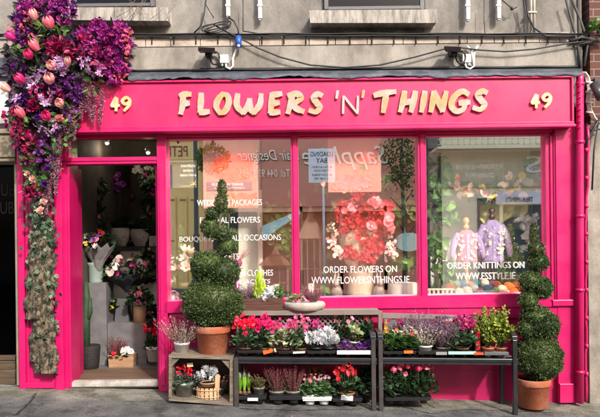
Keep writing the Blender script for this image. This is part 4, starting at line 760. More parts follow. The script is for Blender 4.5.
# ================================================================ two low display benches
BLK = mat('black_gloss_paint', (.022, .023, .026), .28, var=.25, scale=9); WRN = mat('worn_brown_leg', (.045, .036, .034), .6, var=.3, scale=20)
def bench(lab, a, b_, ty, lb, rb, left_arm, right_arm, lm, rm):
    t = thing('display_bench', lab, 'bench', loc((a+b_)/2, 400, -.35), 'low black display benches along the shop front'); F_ = -.52; B_ = -.14
    for k in range(5):
        y0 = F_+k*.078; m = MB(); zt = loc(300, ty, F_).z; xa, xb = loc(a, ty, F_).x, loc(b_, ty, F_).x
        m.add([(xa, y0, loc(a, ty-0, F_).z-.03), (xb, y0, loc(b_, ty+1.2, F_).z-.03), (xb, y0+.07, loc(b_, ty+1.2, F_).z-.03), (xa, y0+.07, loc(a, ty, F_).z-.03), (xa, y0, loc(a, ty, F_).z), (xb, y0, loc(b_, ty+1.2, F_).z), (xb, y0+.07, loc(b_, ty+1.2, F_).z), (xa, y0+.07, loc(a, ty, F_).z)], [(0, 3, 2, 1), (4, 5, 6, 7), (0, 1, 5, 4), (1, 2, 6, 5), (2, 3, 7, 6), (3, 0, 4, 7)]); obj('slat', m, BLK, t, bevel=.004)
    m = MB(); m.prism([(a, ty+3.4), (b_, ty+4.6), (b_, ty+7), (a, ty+5.8)], F_+.01, F_+.03); obj('apron', m, BLK, t, bevel=.002)
    for (x_, arm, by, mt, sg) in ((lb, left_arm, 404, lm, 1), (rb, right_arm, 404, rm, -1)):
        by = 404.5+(x_-234)*.0265; zb = gz(loc(x_, by, F_).x)
        for (yy, hh) in ((F_-.012, 1), (B_, 0)):
            fx = loc(x_, by, F_).x; m = MB(); zt_ = loc(x_, (340 if arm else ty+1), F_).z if hh or arm else loc(x_, ty, F_).z
            m.box(fx-.02, fx+.02, yy, yy+.045, gz(fx), zt_); obj('leg', m, mt, t, bevel=.004)
        if arm:
            m = MB(); fx = loc(x_, by, F_).x; V = []; z0 = loc(x_, 340, F_).z; H = 7*S(F_)
            pth = [(F_-.012, z0), (F_-.008, z0+H*.55), (F_+.03, z0+H*.95), (F_+.10, z0+H), (B_-.08, z0+H), (B_+.02, z0+H*.7), (B_+.04, z0)]
            for (yy, z_) in pth: V += [(fx-.026, yy, z_), (fx+.026, yy, z_), (fx+.026, yy+.03*(1 if yy < -.3 else -1), z_-.03), (fx-.026, yy+.03*(1 if yy < -.3 else -1), z_-.03)]
            F = []
            for i in range(len(pth)-1):
                for k in range(4): F.append((i*4+k, i*4+(k+1) % 4, i*4+4+(k+1) % 4, i*4+4+k))
            F += [(0, 1, 2, 3), tuple(len(V)-4+k for k in (3, 2, 1, 0))]; m.add(V, F); obj('armrest', m, BLK, t, bevel=.005)
    return t
bench('low black bench of cyclamens under the trellis, next to the crate', 234, 377, 357.5, 236.5, 374, False, True, WRN, WRN)
bench('low black bench in front of the leafy screen, ending by the right topiary', 379, 518, 358, 381.2, 515.5, True, True, WRN, BLK)
# ---------------- upper shelf, left bench
TY = -.50; U = 356.5
G1 = 'trays of plants on the benches'
tray('black tray on the left bench under the red cyclamens, with orange tag', 238, 277, 350.5, U+.3, TY, .32, BLKT, G1); tray('black tray on the left bench under variegated leaves, pale card at its right', 279, 306, 351, U+.6, TY, .32, BLKT, G1); tray('black tray on the left bench under the white dusty millers', 308, 335, 351.5, U+.8, TY, .32, BLKT, G1); tray('black tray with long white label strip near the bench end', 337, 372.5, 352, U+1, TY, .32, BLKT, G1)
def cyc(lab, px, pyb, Y, w_, h_, fl, lf=None, pm=None, **k): return cyclamen('potted_cyclamen', lab, 'potted cyclamen', px, pyb, Y, w_, h_, fl, lf or V_CYL, pm or BRNP, group=k.pop('group', None), **k)
PY = TY+.09
def geran(lab, px, pyb, Y, w_, h_, fl, lf, n, **k): return cyclamen('flowering_pot_plant', lab, 'potted flower', px, pyb, Y, w_, h_, fl, lf, BRNP, n=n, T=STAR5, fs=.038, **k)
K_ = dict(pw=15, ph=6, nl=85, ls=.042, lh=.62)
cyc('scarlet cyclamen, first pot on the upper left bench', 246, 353, PY, 30, 37, veg('scarlet_petals', '#e81040', '#ff2a50', '#ff4a70'), n=36, fs=.042, **K_); cyc('candy pink cyclamen between the scarlet pot and the variegated leaves', 264, 353, PY+.03, 30, 37, V_HOT, n=36, fs=.042, **K_)
cyclamen('flowering_pot_plant', 'hot pink flowers above cream edged variegated leaves on the left bench', 'potted flower', 284, 353.5, PY-.01, 34, 37, veg('neon_pink_petals', '#f01878', '#ff3c92', '#ff5fa8'), V_VAR, BRNP, 15, 6, 30, .04, .045, 80, T=STAR5, lh=.68); cyclamen('flowering_pot_plant', 'rose pink flowers beside the dusty millers, darker leaves below', 'potted flower', 300, 353.5, PY+.03, 28, 39, veg('rose_petals', '#f0357a', '#ff5c95', '#ff80ae'), V_DKG, BRNP, 14, 6, 28, .04, .042, 60, T=STAR5)
cyclamen('flowering_pot_plant', 'deep magenta flowers behind the white dusty millers', 'potted flower', 315, 352, PY+.16, 20, 34, V_MAG, V_DKG, BRNP, 12, 6, 26, .036, .04, 40, T=STAR5)
silver('potted_dusty_miller', 'white dusty miller, left of the pair on the left bench', 316, 353, PY, 24, 27, BLKT, 70, pw=13, ph=6); silver('potted_dusty_miller', 'white dusty miller, right of the pair on the left bench', 329, 353, PY+.01, 24, 28, BLKT, 75, pw=13, ph=6)
cyclamen('flowering_pot_plant', 'tall dark leaved rose with pale pink buds behind the succulent pot', 'potted flower', 344, 352, PY+.18, 30, 42, V_PNK, V_DKG, BRNP, 14, 8, 12, .045, .045, 110, T=STAR6, lh=.8); cyclamen('flowering_pot_plant', 'dark leaved plant with small red buds at the right end of the left bench', 'potted flower', 367, 353, PY+.17, 18, 38, V_RED, V_DKG, BRNP, 12, 8, 4, .04, .045, 90, T=STAR6, lh=.85)
cyclamen('ornamental_kale', 'purple hearted kale in front of the white pot, left of two', 'potted kale', 346, 353, PY, 18, 12, V_PUR, V_KALE, BRNP, 12, 4, 14, .035, .05, 40, T=LEAF); cyclamen('ornamental_kale', 'purple hearted kale in front of the white pot, right of two', 'potted kale', 364, 353.5, PY, 17, 12, V_PUR, V_KALE, BRNP, 12, 4, 14, .035, .05, 40, T=LEAF)
t = cyclamen('succulent_bowl', 'pale green succulent and brown heather in a small white pot above the kales', 'potted succulent', 354.5, 349, PY+.10, 18, 26, V_SUC, veg('brown_heather', '#5a4238', '#7a6450', '#8a8a60'), WPOT, 11, 8, 26, .05, .028, 60, T=LEAF, bl_h=.9, lh=.62)
card('orange price card clipped to the first tray on the left bench', 263, 349.5, 273, 353.5, TY-.012, '#e8651a', .25); card('white price strip along the last tray of the left bench', 337, 350.5, 372.5, 354.5, TY-.014, '#e4e4e2'); card('cream price strip on the tray under the variegated leaves', 293, 351.5, 305, 353.5, TY-.012, '#d8d4c0', .05)
# ---------------- lower row, left bench (trays on the footpath)
LY = -.46
G2 = 'trays of plants on the footpath'
tray('black tray with white barcode label on the ground under the hyacinth bulbs', 238, 266, 396.5, 404.3, LY, .26, BLKT, G2, 2); card('white label on the tray under the hyacinth bulbs', 247.5, 398, 258, 401, LY-.01, '#dcdcdc'); tray('black tray on the ground under the burgundy heathers', 270, 302, 396.5, 405, LY, .26, BLKT, G2, 2)
tray('white tray on the ground holding small pink dianthus', 303, 331.5, 397.5, 406, LY, .26, WTRAY, G2, 2); tray('black tray on the ground under the red cyclamen with white label', 333, 362, 398.5, 406.3, LY, .26, BLKT, G2, 2)
LP = LY+.10
t = thing('hyacinth_pot', 'green hyacinth bulbs shooting up in a shallow pot on the lower left tray', 'potted bulbs', loc(245, 396.5, LP)); pot(t, loc(245, 397, LP), .062, .04, BLKT)
m = MB(); 
for k, (x_, hh) in enumerate(((240, 22), (244.5, 26), (249, 23))):
    bb = loc(x_, 393, LP-.01+.02*k); m.ball(bb, (.022, .022, .026), 1, 10, 7)
    for j in range(7):
        a_ = j*.9; m.inst(SLIM, [tuple(bb)], [(.16*math.cos(a_), .16*math.sin(a_), 1)], [(math.cos(a_), math.sin(a_), 0)], [hh*S()*RG.uniform(.7, 1)], .028)
    m.ball(bb+Vector((0, 0, hh*S()*.72)), (.014, .014, .035), 2, 8, 6, .25, k)
obj('shoots', m, [V_CON if False else veg('bulb_leaves', '#5c9a22', '#86c23a', '#a8d850'), BRNP, mat('hyacinth_bud', (.32, .22, .35), .6)], t)
heather('potted_heather', 'low green and brown heather in a taupe pot beside the hyacinth bulbs', 259, 396.5, LP, 16, 22, veg('green_brown_heather', '#4f5c2a', '#7d8a4a', '#7a3a3c'), TAUPE, 46, pw=12, ph=10, lean=.5)
m = heather('potted_heather', 'burgundy heather in a brown pot, nearest the hyacinth bulbs', 277, 399, LP, 24, 40, V_BUR, TAUPE, 95, pw=16, ph=9, lean=.45, wd=.016); heather('potted_heather', 'burgundy heather between its burgundy twin and the pink dianthus', 293, 399, LP+.01, 24, 40, V_BUR, TAUPE, 95, pw=16, ph=9, lean=.45, wd=.016)
def dian(lab, px, pyb, Y, w_, h_, fl, n=18): return cyclamen('potted_dianthus', lab, 'potted dianthus', px, pyb, Y, w_, h_, fl, veg('grassy_leaves', '#3f6a3a', '#6d9460', '#9ab88a'), WPOT, n=n, fs=.030, ls=.05, nl=90, T=DAISY, pw=10, ph=5, lh=.65)
dian('pink dianthus in the left of the white tray', 310.5, 399, LP, 18, 27, V_PNK, 22); dian('pale and rose dianthus in the right of the white tray', 323.5, 399.5, LP, 18, 27, V_LPK, 20)
heather('potted_heather', 'yellow brown grassy mound behind the dianthus', 314, 398, LP+.13, 16, 34, veg('ochre_mound', '#8a7a3a', '#b0a04e', '#c8b870'), TAUPE, 50, pw=10, ph=10)
cyclamen('potted_cyclamen', 'tall coral red cyclamen with marbled leaves on the lower shelf, white label on its pot', 'potted cyclamen', 347.5, 401, LP, 34, 48, veg('coral_petals', '#d81a30', '#f03a4a', '#ff6a70'), V_CYL, TERRA, 15, 9, 34, .048, .045, 110, lh=.5, hj=.55)
card('white label on the terracotta pot of the coral red cyclamen', 341, 395.5, 353, 400.5, LY-.01, '#efefef', -.1)
cyclamen('leafy_pot_plant', 'dark leafy plant half hidden behind the wooden leg of the left bench', 'potted plant', 366, 401, LP+.12, 16, 36, V_WHT, V_DKG, BLKT, 10, 8, 3, .03, .05, 80, lh=1)
# ---------------- upper shelf, right bench
tray('black tray at the left of the right bench with orange tag', 384, 416, 351.5, 358, TY, .32, BLKT, G1); tray('black tray under the pale and lilac heathers', 419, 446, 351.5, 358.4, TY, .32, BLKT, G1); tray('black tray with mint green strip on the right bench', 448, 484, 352.5, 359, TY, .32, BLKT, G1); tray('grey tray under the two bushy yellow green plants', 484.5, 508, 352.5, 359.2, TY, .32, mat('grey_tray_plastic', (.15, .155, .165), .4), G1, 2)
def prim(lab, px, Y, fl, h_=24, w_=18): return cyclamen('potted_primula', lab, 'potted primula', px, 353.5, Y, w_, h_, fl, V_GRN, BLKT, 12, 6, 5, .036, .05, 70, T=STAR5, lh=.7)
prim('primula with a yellow orange bloom at the left end of the right bench', 390, PY, V_ORG, 32, 22); prim('primula with flat white blooms between the yellow and orange ones', 401, PY-.01, V_WHT, 27, 22); prim('primula with a single orange red bloom above the orange tag', 411, PY, veg('flame_petals', '#e8401a', '#ff5a2a'), 26, 20)
heather('potted_heather', 'creamy white heather in a white rectangular pot on the right bench', 425, 353, PY, 30, 32, V_WHH, WPOT, 60, pw=15, ph=8, lean=.6)
heather('potted_heather', 'tall lilac heather behind the primulas, left of three', 416, 352, PY+.18, 38, 42, V_LIL, TAUPE, 110, pw=14, ph=8, lean=.6); heather('potted_heather', 'tall lilac heather behind the white heather, middle of three', 433, 352, PY+.19, 38, 43, V_LIL, TAUPE, 110, pw=14, ph=8, lean=.6); heather('potted_heather', 'lilac heather in a taupe pot in front of the orchids, nearest the mint strip', 443, 353.5, PY+.03, 32, 38, V_LIL, TAUPE, 120, pw=15, ph=7, lean=.55)
cyc('magenta cyclamen with broad leaves above the mint green strip', 462, 353.5, PY, 34, 39, V_MAG, pw=14, ph=6, n=14, nl=70, lh=.62)
cyclamen('leafy_pot_plant', 'green leafy pot behind the red wrapped gift on the right bench', 'potted plant', 477, 352, PY+.18, 18, 28, V_PNK, V_DKG, BLKT, 10, 6, 5, .04, .05, 50)
for i, (px, lab, fl) in enumerate(((449, 'salmon orchid spray wrapped in clear film behind the lilac heather', veg('salmon_petals', '#f08a70', '#ffac90', '#ffc8b0')), (463, 'crimson and peach orchid spray wrapped in clear film above the magenta cyclamen', veg('crimson_peach_petals', '#d02848', '#ff6a70', '#ffb090')), (479, 'pink and yellow orchid spray wrapped in clear film beside the bushy plants', veg('pink_yellow_petals', '#f02a7a', '#ff7ab0', '#ffd23a')))):
    Yq = PY+.22; t = thing('wrapped_orchid', lab, 'wrapped flowers', loc(px, 352, Yq)); m = MB(); f_blooms(m, loc(px, 340, Yq), 8*S(), 20*S(), 15, .07, STAR5); obj('blooms', m, [fl, STEM], t); pot(t, loc(px, 353, Yq), .06, .09, BLKT)
    m = MB(); m.lathe(loc(px, 347, Yq), [(.04, 0), (.10, .22), (.115, .30)], 12, wob=.08); obj('film', m, MATS.get('clear_film') or glassmat('clear_film', .12, rough=.15), t)
m = MB(); m.prism([(476, 334), (479.5, 331), (480, 349), (476, 350)], PY, PY+.03); tagit(obj('gift_box', m, mat('red_box', (.5, .01, .03), .35), bevel=.004), 'tall narrow red box beside the bushy yellow green plants', 'box')
card('orange price card on the tray of primulas', 404, 350.5, 413, 353.5, TY-.012, '#f0701c'); card('mint green price strip on the right bench', 448.5, 351.5, 476, 354.5, TY-.014, '#a6e8cc'); card('small orange card at the right end of the mint strip', 474, 352.5, 483.5, 355, TY-.017, '#e8501c'); card('grey price strip under the lilac heather', 436, 352, 447, 355, TY-.012, '#8d8d8c')
def bushy(lab, px, Y, w_, h_):
    c = loc(px, 354.5, Y); s = S(Y); t = thing('bushy_pot_plant', lab, 'potted shrub', c); pot(t, c, 6.3*s, 7.5*s, TERRA); top = c+Vector((0, 0, 6*s)); m = MB(); n = 1000
    for k in range(24):
        a_ = RG.uniform(0, 6.28); q = RG.uniform(.1, 1); tp = Vector((top.x+w_*s*.5*q*math.cos(a_), top.y+w_*s*.4*q*math.sin(a_), top.z+(h_-7)*s*RG.uniform(.55, 1)*(1-.25*q*q))); m.tube([top+Vector((0, 0, -.01)), top.lerp(tp, .5)+Vector((0, 0, .015)), tp], [.003, .0025, .001], 4, 1)
        kk = n//24; tt = RG.uniform(.3, 1, kk); P = np.array(top)+(np.array(tp)-np.array(top))*tt[:, None]+RG.normal(size=(kk, 3))*.006; D = rdir(RG, kk, .5); m.inst(LEAF, P, D, rdir(RG, kk, .7, -.4), .036*RG.uniform(.6, 1.2, kk), .02)
    obj('foliage', m, [V_YLL, STEM], t)
bushy('bushy yellow green shrub in a terracotta pot, left of the pair', 488, PY, 38, 52); bushy('bushy yellow green shrub in a terracotta pot, right of the pair by the bench arm', 501, PY+.01, 38, 50)
# ---------------- lower row, right bench
tray('wide black tray on the ground under the mass of pink cyclamens', 386, 431, 397.5, 405.5, LY, .3, BLKT, G2, 4)
for i, (px, Y, lab) in enumerate(((392, LP, 'pink cyclamen at the left of the big dark leaved group on the ground'), (404, LP-.01, 'pink cyclamen, second from left in the group on the ground'), (414.5, LP, 'pink cyclamen, third from left in the group on the ground'), (425, LP+.01, 'pink cyclamen at the right of the group on the ground, beside bare pink panel'))):
    cyc(lab, px, 400, Y, 26, 42-(i % 2)*2, V_PNK, V_DKG if i else V_CYL, BLKT, pw=10, ph=5, n=15, fs=.046, nl=90, ls=.044, lh=.74, hj=.14, group='pink cyclamens on the wide ground tray')
# ================================================================ on the ledge
t = thing('trough_planter', 'dark wooden trough with round white tag on the trellis ledge', 'planter', loc(262, 311, -.18)); m = MB()
for k in range(4): m.prism([(240, 299+k*3), (283, 298+k*3), (283, 300.8+k*3), (240, 301.8+k*3)], -.22, -.205)
m.wb(240, 299, 283, 310.5, -.203, -.09); obj('trough', m, mat('dark_slats', (.055, .022, .016), .6, c2=(.12, .05, .035, 1), scale=6, stretch=(1, 1, 9)), t)
m = MB(); m.lathe((0, 0, 0), [(.024, -.0015), (.024, .0015)], 24); c0 = loc(264.5, 299, -.226); m.v = [(c0.x+x, c0.y+z, c0.z+y_) for x, y_, z in m.v]; obj('round_tag', m, VINYL, t)
m = MB(); c0 = loc(258.5, 300, -.15); P, D = dome(220, c0, .05, .04, .27, lo=.02); ax = np.array(c0); P[:, :2] = ax[:2]+(P[:, :2]-ax[:2])*(1-.75*(P[:, 2:3]-ax[2])/.27); m.inst(SLIM, P, norm(np.array((0, 0, 1.6))+D*.6), RG.normal(size=(220, 3)), .05, .012); obj('conifer', m, V_CON, t)
m = MB(); spikes(m, loc(247, 301, -.15), .07, .17, 46, .7); obj('heather_spikes', m, [V_LIL, MATS['woody_stem']], t)
m = MB(); f_leaves(m, loc(268, 301, -.15), .07, .10, 90, .045, LEAF); obj('silver_foliage', m, V_SIL, t); m = MB(); f_leaves(m, loc(278, 301, -.14), .06, .13, 60, .04); obj('leaf_clump', m, V_GRN, t); m = MB(); f_leaves(m, loc(253, 301, -.14), .05, .07, 60, .03); obj('leaf_clump', m, V_GRN, t)
t = thing('stone_bowl', 'ribbed pale stone bowl with heather and pink flowers on the ledge by the window post', 'planter', loc(304, 311, -.2)); cc = loc(304.5, 310.5, -.19); m = MB()
m.lathe(cc, [(.15, 0), (.165, .01), (.19, .03), (.198, .05), (.195, .07), (.18, .085), (.16, .08)], 72, wob=.03, sy=.6); obj('bowl', m, mat('cast_stone', (.33, .30, .26), .9, c2=(.48, .44, .39, 1), scale=12, bump=.4), t)
m = MB(); m.lathe(cc+Vector((0, 0, .06)), [(.18, 0), (0, .012)], 24, sy=.6); obj('soil', m, SOIL, t)
m = MB(); spikes(m, cc+Vector((.08, 0, .07)), .09, .16, 50, .5); obj('heather_spikes', m, [veg('dusk_heather', '#7c3a58', '#9a5070', '#5a4a40'), MATS['woody_stem']], t); m = MB(); f_leaves(m, cc+Vector((-.08, 0, .07)), .09, .09, 90, .03); obj('foliage', m, V_GRN, t); m = MB(); f_blooms(m, cc+Vector((-.02, -.04, .06)), .10, .05, 9, .04, ROUND, 0, False); obj('flowers', m, [V_PNK, STEM], t)

rr = random.Random(21); m = MB(); P = []
for k in range(46):
    x, y = rr.uniform(-2.0, 2.7), -rr.uniform(.05, .85)**1.0; P.append((x, y, gz(x)+.006))
m.inst(LEAF, P, [(rr.uniform(-1, 1), rr.uniform(-1, 1), .05) for k in P], [(0, 0, 1)]*len(P), [rr.uniform(.010, .026) for k in P], .012)
obj('leaf_litter', m, veg('litter', '#5a3a20', '#7a5a30', '#c85a7a', '#3c4a28', trans=0), kind='stuff')
# ================================================================ flower garland over the left column
gd = thing('flower_garland', 'lavish purple, magenta and peach flower garland with ivy climbing over the left pink column', 'flower garland', loc(45, 130, -.12))
V_BOU = veg('magenta_bracts', '#74106a', '#a01c86', '#bc2a98', '#5c1068', '#d044a8'); V_PLM = veg('plum_leaves', '#30203a', '#45304e', '#5a3a58', '#3a4a38'); V_VIO = veg('violet_petals', '#4a1260', '#66207a', '#3c0c50', '#8a3490'); V_RAS = veg('raspberry_petals', '#6a0838', '#960f4c', '#b81e66')
V_IVY = veg('ivy_leaves', '#2c4630', '#3e5e44', '#587658', '#87997c', '#22382a'); V_PCH = veg('peach_petals', '#e48e90', '#eeaaa4', '#f6c6bc'); V_PNT = veg('coral_pink_petals', '#f0607a', '#f88898'); V_DPK = veg('deep_pink_petals', '#d01868', '#ee3a88'); V_LAV = veg('lavender_petals', '#a078b0', '#c49ac8', '#d8a0c0'); V_AMA = veg('dusky_amaranth', '#7a4660', '#9c6880', '#b88a98', '#8a5874')
V_PALE = veg('pale_pink_petals', '#f4c4b8', '#fadcd0'); V_LGN = veg('bright_green_leaves', '#365a22', '#4f7c2e', '#6c9440'); V_ORB = veg('coral_tip_bracts', '#e05a58', '#f0806a', '#c8306a')
def cloud(nm, lst, T, mt, L, up=0.0, out=1.0, Yc=-.18, dp=.14, face=(0, -1, .2), asp=.7):
    for (px, py, rx, ry, n) in lst:
        m = MB(); s = S(Yc); D = RG.normal(size=(n, 3)); D = norm(D)*RG.uniform(.3, 1, (n, 1))**.5; c = loc(px, py, Yc)
        P = np.array(c)+D*np.array((rx*s, dp, ry*s)); m.inst(T, P, norm(D*out+RG.normal(size=(n, 3))*.6+np.array((0, -.3, up))), norm(RG.normal(size=(n, 3))*.6+np.array(face)), L*RG.uniform(.6, 1.25, n), L*asp*RG.uniform(.7, 1.1, n))
        obj(nm, m, mt, gd)
cloud('plum_foliage', [(40, 30, 26, 34, 260), (45, 90, 34, 40, 420), (80, 60, 22, 26, 220), (112, 50, 20, 30, 140), (22, 60, 14, 40, 120), (38, 140, 18, 22, 160), (62, 110, 20, 26, 160)], LEAF, V_PLM, .085)
cloud('green_foliage', [(45, 60, 26, 60, 200), (30, 110, 20, 30, 90), (62, 128, 18, 26, 90), (40, 165, 15, 30, 150), (90, 78, 14, 14, 30), (28, 50, 14, 34, 60)], LEAF, V_GRN, .075, Yc=-.22)
cloud('bougainvillea', [(28, 18, 13, 20, 240), (46, 3, 24, 10, 200), (62, 14, 16, 14, 130), (98, 27, 9, 8, 130), (109, 38, 10, 10, 170), (121, 29, 8, 7, 110), (124, 44, 7, 10, 120), (93, 50, 12, 10, 130), (112, 56, 10, 9, 130), (30, 42, 14, 13, 130), (106, 70, 10, 7, 80), (121, 66, 7, 9, 70), (115, 79, 8, 5, 40), (84, 36, 7, 9, 50)], STAR3, V_BOU, .058, Yc=-.26, dp=.12)
cloud('violet_orchid', [(24, 30, 12, 20, 60), (56, 82, 16, 16, 60), (74, 88, 10, 16, 60), (28, 100, 10, 20, 30), (66, 8, 12, 10, 40), (20, 68, 8, 16, 24), (44, 150, 12, 20, 24), (70, 112, 8, 10, 20)], STAR5, V_VIO, .07, Yc=-.30, dp=.10)
cloud('lavender_orchid', [(60, 66, 8, 10, 26), (33, 82, 8, 8, 12), (46, 98, 8, 7, 10), (14, 100, 7, 8, 10), (96, 70, 8, 8, 12), (84, 58, 6, 8, 9), (46, 125, 12, 10, 16), (40, 72, 8, 6, 9)], star(5, .26, .1), V_LAV, .095, Yc=-.36, dp=.06)
cloud('raspberry_bloom', [(60, 48, 13, 8, 110), (78, 52, 9, 10, 70), (39, 92, 8, 6, 60), (12, 118, 8, 10, 60), (20, 138, 8, 14, 70), (100, 60, 8, 10, 50), (33, 150, 10, 14, 80), (58, 96, 7, 6, 40), (86, 42, 6, 7, 40), (30, 192, 7, 6, 50)], LEAF, V_RAS, .052, Yc=-.32, dp=.09)
cloud('coral_bract', [(130, 42, 4, 16, 14), (118, 36, 12, 12, 10), (104, 52, 14, 16, 14), (122, 78, 10, 6, 9), (30, 20, 10, 18, 26), (128, 56, 4, 14, 12), (12, 30, 5, 14, 8)], STAR3, V_ORB, .038, Yc=-.38, dp=.05)
cloud('tulip_leaf', [(44, 28, 10, 8, 16), (36, 30, 5, 12, 10), (60, 30, 5, 7, 7), (30, 50, 8, 8, 8), (92, 86, 9, 6, 8), (70, 118, 6, 14, 10), (22, 52, 6, 10, 8)], SLIM, V_LGN, .085, up=.6, Yc=-.34, dp=.04, asp=.32)
for px, py, d, L, wd, mt_ in ((35, 20, (-.1, -.5, 1), 12, 10.5, V_PCH), (51, 28, (-.25, -.5, 1), 13, 12.5, V_PNT), (38, 50, (-.5, -.4, .8), 13, 11, V_PNT), (31, 58, (-.2, -.9, .6), 11, 12, V_DPK), (15, 39, (-.7, -.4, .5), 11, 10, V_MAG), (53, 68, (-.1, -.9, .4), 10, 11, V_PCH), (68, 66, (.2, -.7, .8), 11, 9, V_PCH), (24, 82, (-.5, -.7, .5), 12, 13, V_DPK), (10, 91, (-.7, -.4, .6), 12, 11, V_PCH), (51, 83, (0, -.8, .7), 12, 12, V_PCH), (24, 117, (-.4, -.6, .7), 13, 12, V_PNT), (48, 119, (0, -1, .5), 12, 13, V_DPK), (62, 105, (-.2, -1, .3), 10, 12, V_PCH)):
    tulip(None, loc(px, py, -.40), d, L*S(-.4)*.94, wd*S(-.4)*.88*(1+.12*math.sin(px)), mt_, gd)
ROSE = disc(7, .25)
for px, py, r, mt_, nm in ((34, 106, 8, V_RAS, 'peony'), (60, 119, 5.5, V_PCH, 'ranunculus'), (60, 48, 8, V_RAS, 'peony'), (22, 98, 4.5, V_PUR, 'anemone'), (38, 118, 4.5, V_PUR, 'anemone'), (54, 131, 4.5, V_PUR, 'anemone'), (48, 169, 4, V_PUR, 'anemone'), (29, 163, 4.5, V_PUR, 'anemone'), (45, 184, 4.5, V_PUR, 'anemone'), (34, 180, 5.5, V_PALE, 'gerbera'), (44, 202, 4.5, V_PALE, 'gerbera'), (41, 211, 5, V_PALE, 'gerbera'), (24, 140, 6, V_RAS, 'peony'), (30, 191, 6, V_RAS, 'peony'), (28, 175, 4, V_PALE, 'gerbera')):
    ruffle(loc(px, py, -.36 if py < 130 else -.30), r*S(-.4), mt_, gd, nm, 60)
m = MB(); rr = random.Random(11)
for (px, y0, y1) in ((78, 74, 104), (82, 80, 118), (86, 82, 110), (90, 84, 116), (94, 88, 122), (101, 90, 124), (74, 95, 140), (70, 100, 150), (60, 118, 152), (66, 112, 146), (54, 140, 185), (50, 150, 200), (57, 150, 195), (46, 170, 214), (58, 130, 170)):
    n = int((y1-y0)*16); t_ = RG.uniform(0, 1, n); Yt = -.27 if px > 64 else -.24; P = np.array([tuple(loc(px+math.sin(q*5+px)*1.0, y0+(y1-y0)*q, Yt)) for q in t_])+RG.normal(size=(n, 3))*.009*(1.5-t_[:, None]); m.inst(TINY, P, RG.normal(size=(n, 3))+np.array((0, -.4, -.3)), RG.normal(size=(n, 3)), .017, .014)
obj('hanging_amaranth', m, V_AMA, gd)
IVY = (A((0, 0, 0), (.05, .45, .02), (.4, .3, .04), (.55, .55, 0), (.65, .2, .03), (1, 0, -.08), (.65, -.2, .03), (.55, -.55, 0), (.4, -.3, .04), (.05, -.45, .02)), [(0, 2, 1), (0, 4, 2), (2, 4, 3), (0, 5, 4), (0, 6, 5), (0, 8, 6), (8, 7, 6), (0, 9, 8)])
m = MB()
for (px, py, rx, ry, n) in ((42, 206, 13, 16, 110), (41, 230, 12, 15, 120), (40, 252, 10, 12, 70), (50, 280, 8, 22, 44), (34, 280, 7, 14, 30), (54, 316, 4, 20, 14), (44, 336, 8, 5, 16), (52, 250, 5, 30, 26), (40, 180, 13, 12, 60)):
    P = np.array(loc(px, py, -.15))+RG.normal(size=(n, 3))*np.array((rx*.5*.01, .035, ry*.5*.01)); m.inst(IVY, P, norm(RG.normal(size=(n, 3))*np.array((1, .3, 1))+np.array((0, -.1, -.5))), norm(RG.normal(size=(n, 3))*.45+np.array((0, -1, .3))), .05*RG.uniform(.6, 1.2, n), .045)
for k in range(9):
    x_ = 30+k*3; m.tube([loc(x_+math.sin(q*1.3+k)*3, 170+q*12, -.13) for q in range(9)], .003, 4, 1)
obj('ivy', m, [V_IVY, STEM], gd)
# bark slabs
BARK = mat('rough_bark', (.022, .02, .014), .95, c2=(.21, .165, .11, 1), scale=28, thr=(.42, .60), bump=1.0, bscale=40, stretch=(1, 1, .45))
def bark(lab, outline, seed):
    rg = np.random.default_rng(seed); m = MB(); nv = 54; nu = 26; V = []; F = []
    ys = [p[0] for p in outline]; x0s = [p[1] for p in outline]; x1s = [p[2] for p in outline]; ph = rg.uniform(0, 6, 8)
    for i in range(nv+1):
        py = ys[0]+(ys[-1]-ys[0])*i/nv; a_ = np.interp(py, ys, x0s)+rg.normal()*.5+1.4*math.sin(py*.3+ph[4]); b_ = np.interp(py, ys, x1s)+rg.normal()*.5+1.4*math.sin(py*.24+ph[5])
        for j in range(nu+1):
            u = j/nu; px = a_+(b_-a_)*u; dpt = .095*math.sin(math.pi*u)**.6+.014*math.sin(px*.7+ph[0]+py*.12)*math.sin(py*.21+ph[2])+.012*abs(math.sin(px*.8+ph[1]+2*math.sin(py*.13)))+.010*math.sin(py*.55+ph[3]+px*.3)+.006*rg.normal(); V.append(loc(px, py, -.09-max(0, dpt)))
    for i in range(nv):
        for j in range(nu): k = i*(nu+1)+j; F.append((k, k+1, k+nu+2, k+nu+1))
    k0 = len(V); 
    V2 = [Vector((v.x, -.088, v.z)) for v in V[-(nu+1):]]; V += V2
    for j in range(nu): F.append((k0-nu-1+j, k0-nu+j, k0+j+1, k0+j))
    k1 = len(V); V += [Vector((v.x, -.088, v.z)) for v in V[:nu+1]]
    for j in range(nu): F.append((j+1, j, k1+j, k1+j+1))
    m.add(V, F, 0, True); return tagit(obj('bark_slab', m, BARK), lab, 'bark')
bark('upper slab of rough bark under the ivy on the left column', [(232, 31, 50), (258, 27, 55), (285, 26, 57), (300, 25, 54), (311, 24, 52), (320, 25, 47)], 1)
bark('lower slab of rough bark at the foot of the left column', [(315, 34, 53), (328, 31, 57), (340, 29, 56), (352, 29, 57), (364, 32, 59), (374, 33, 58)], 2)
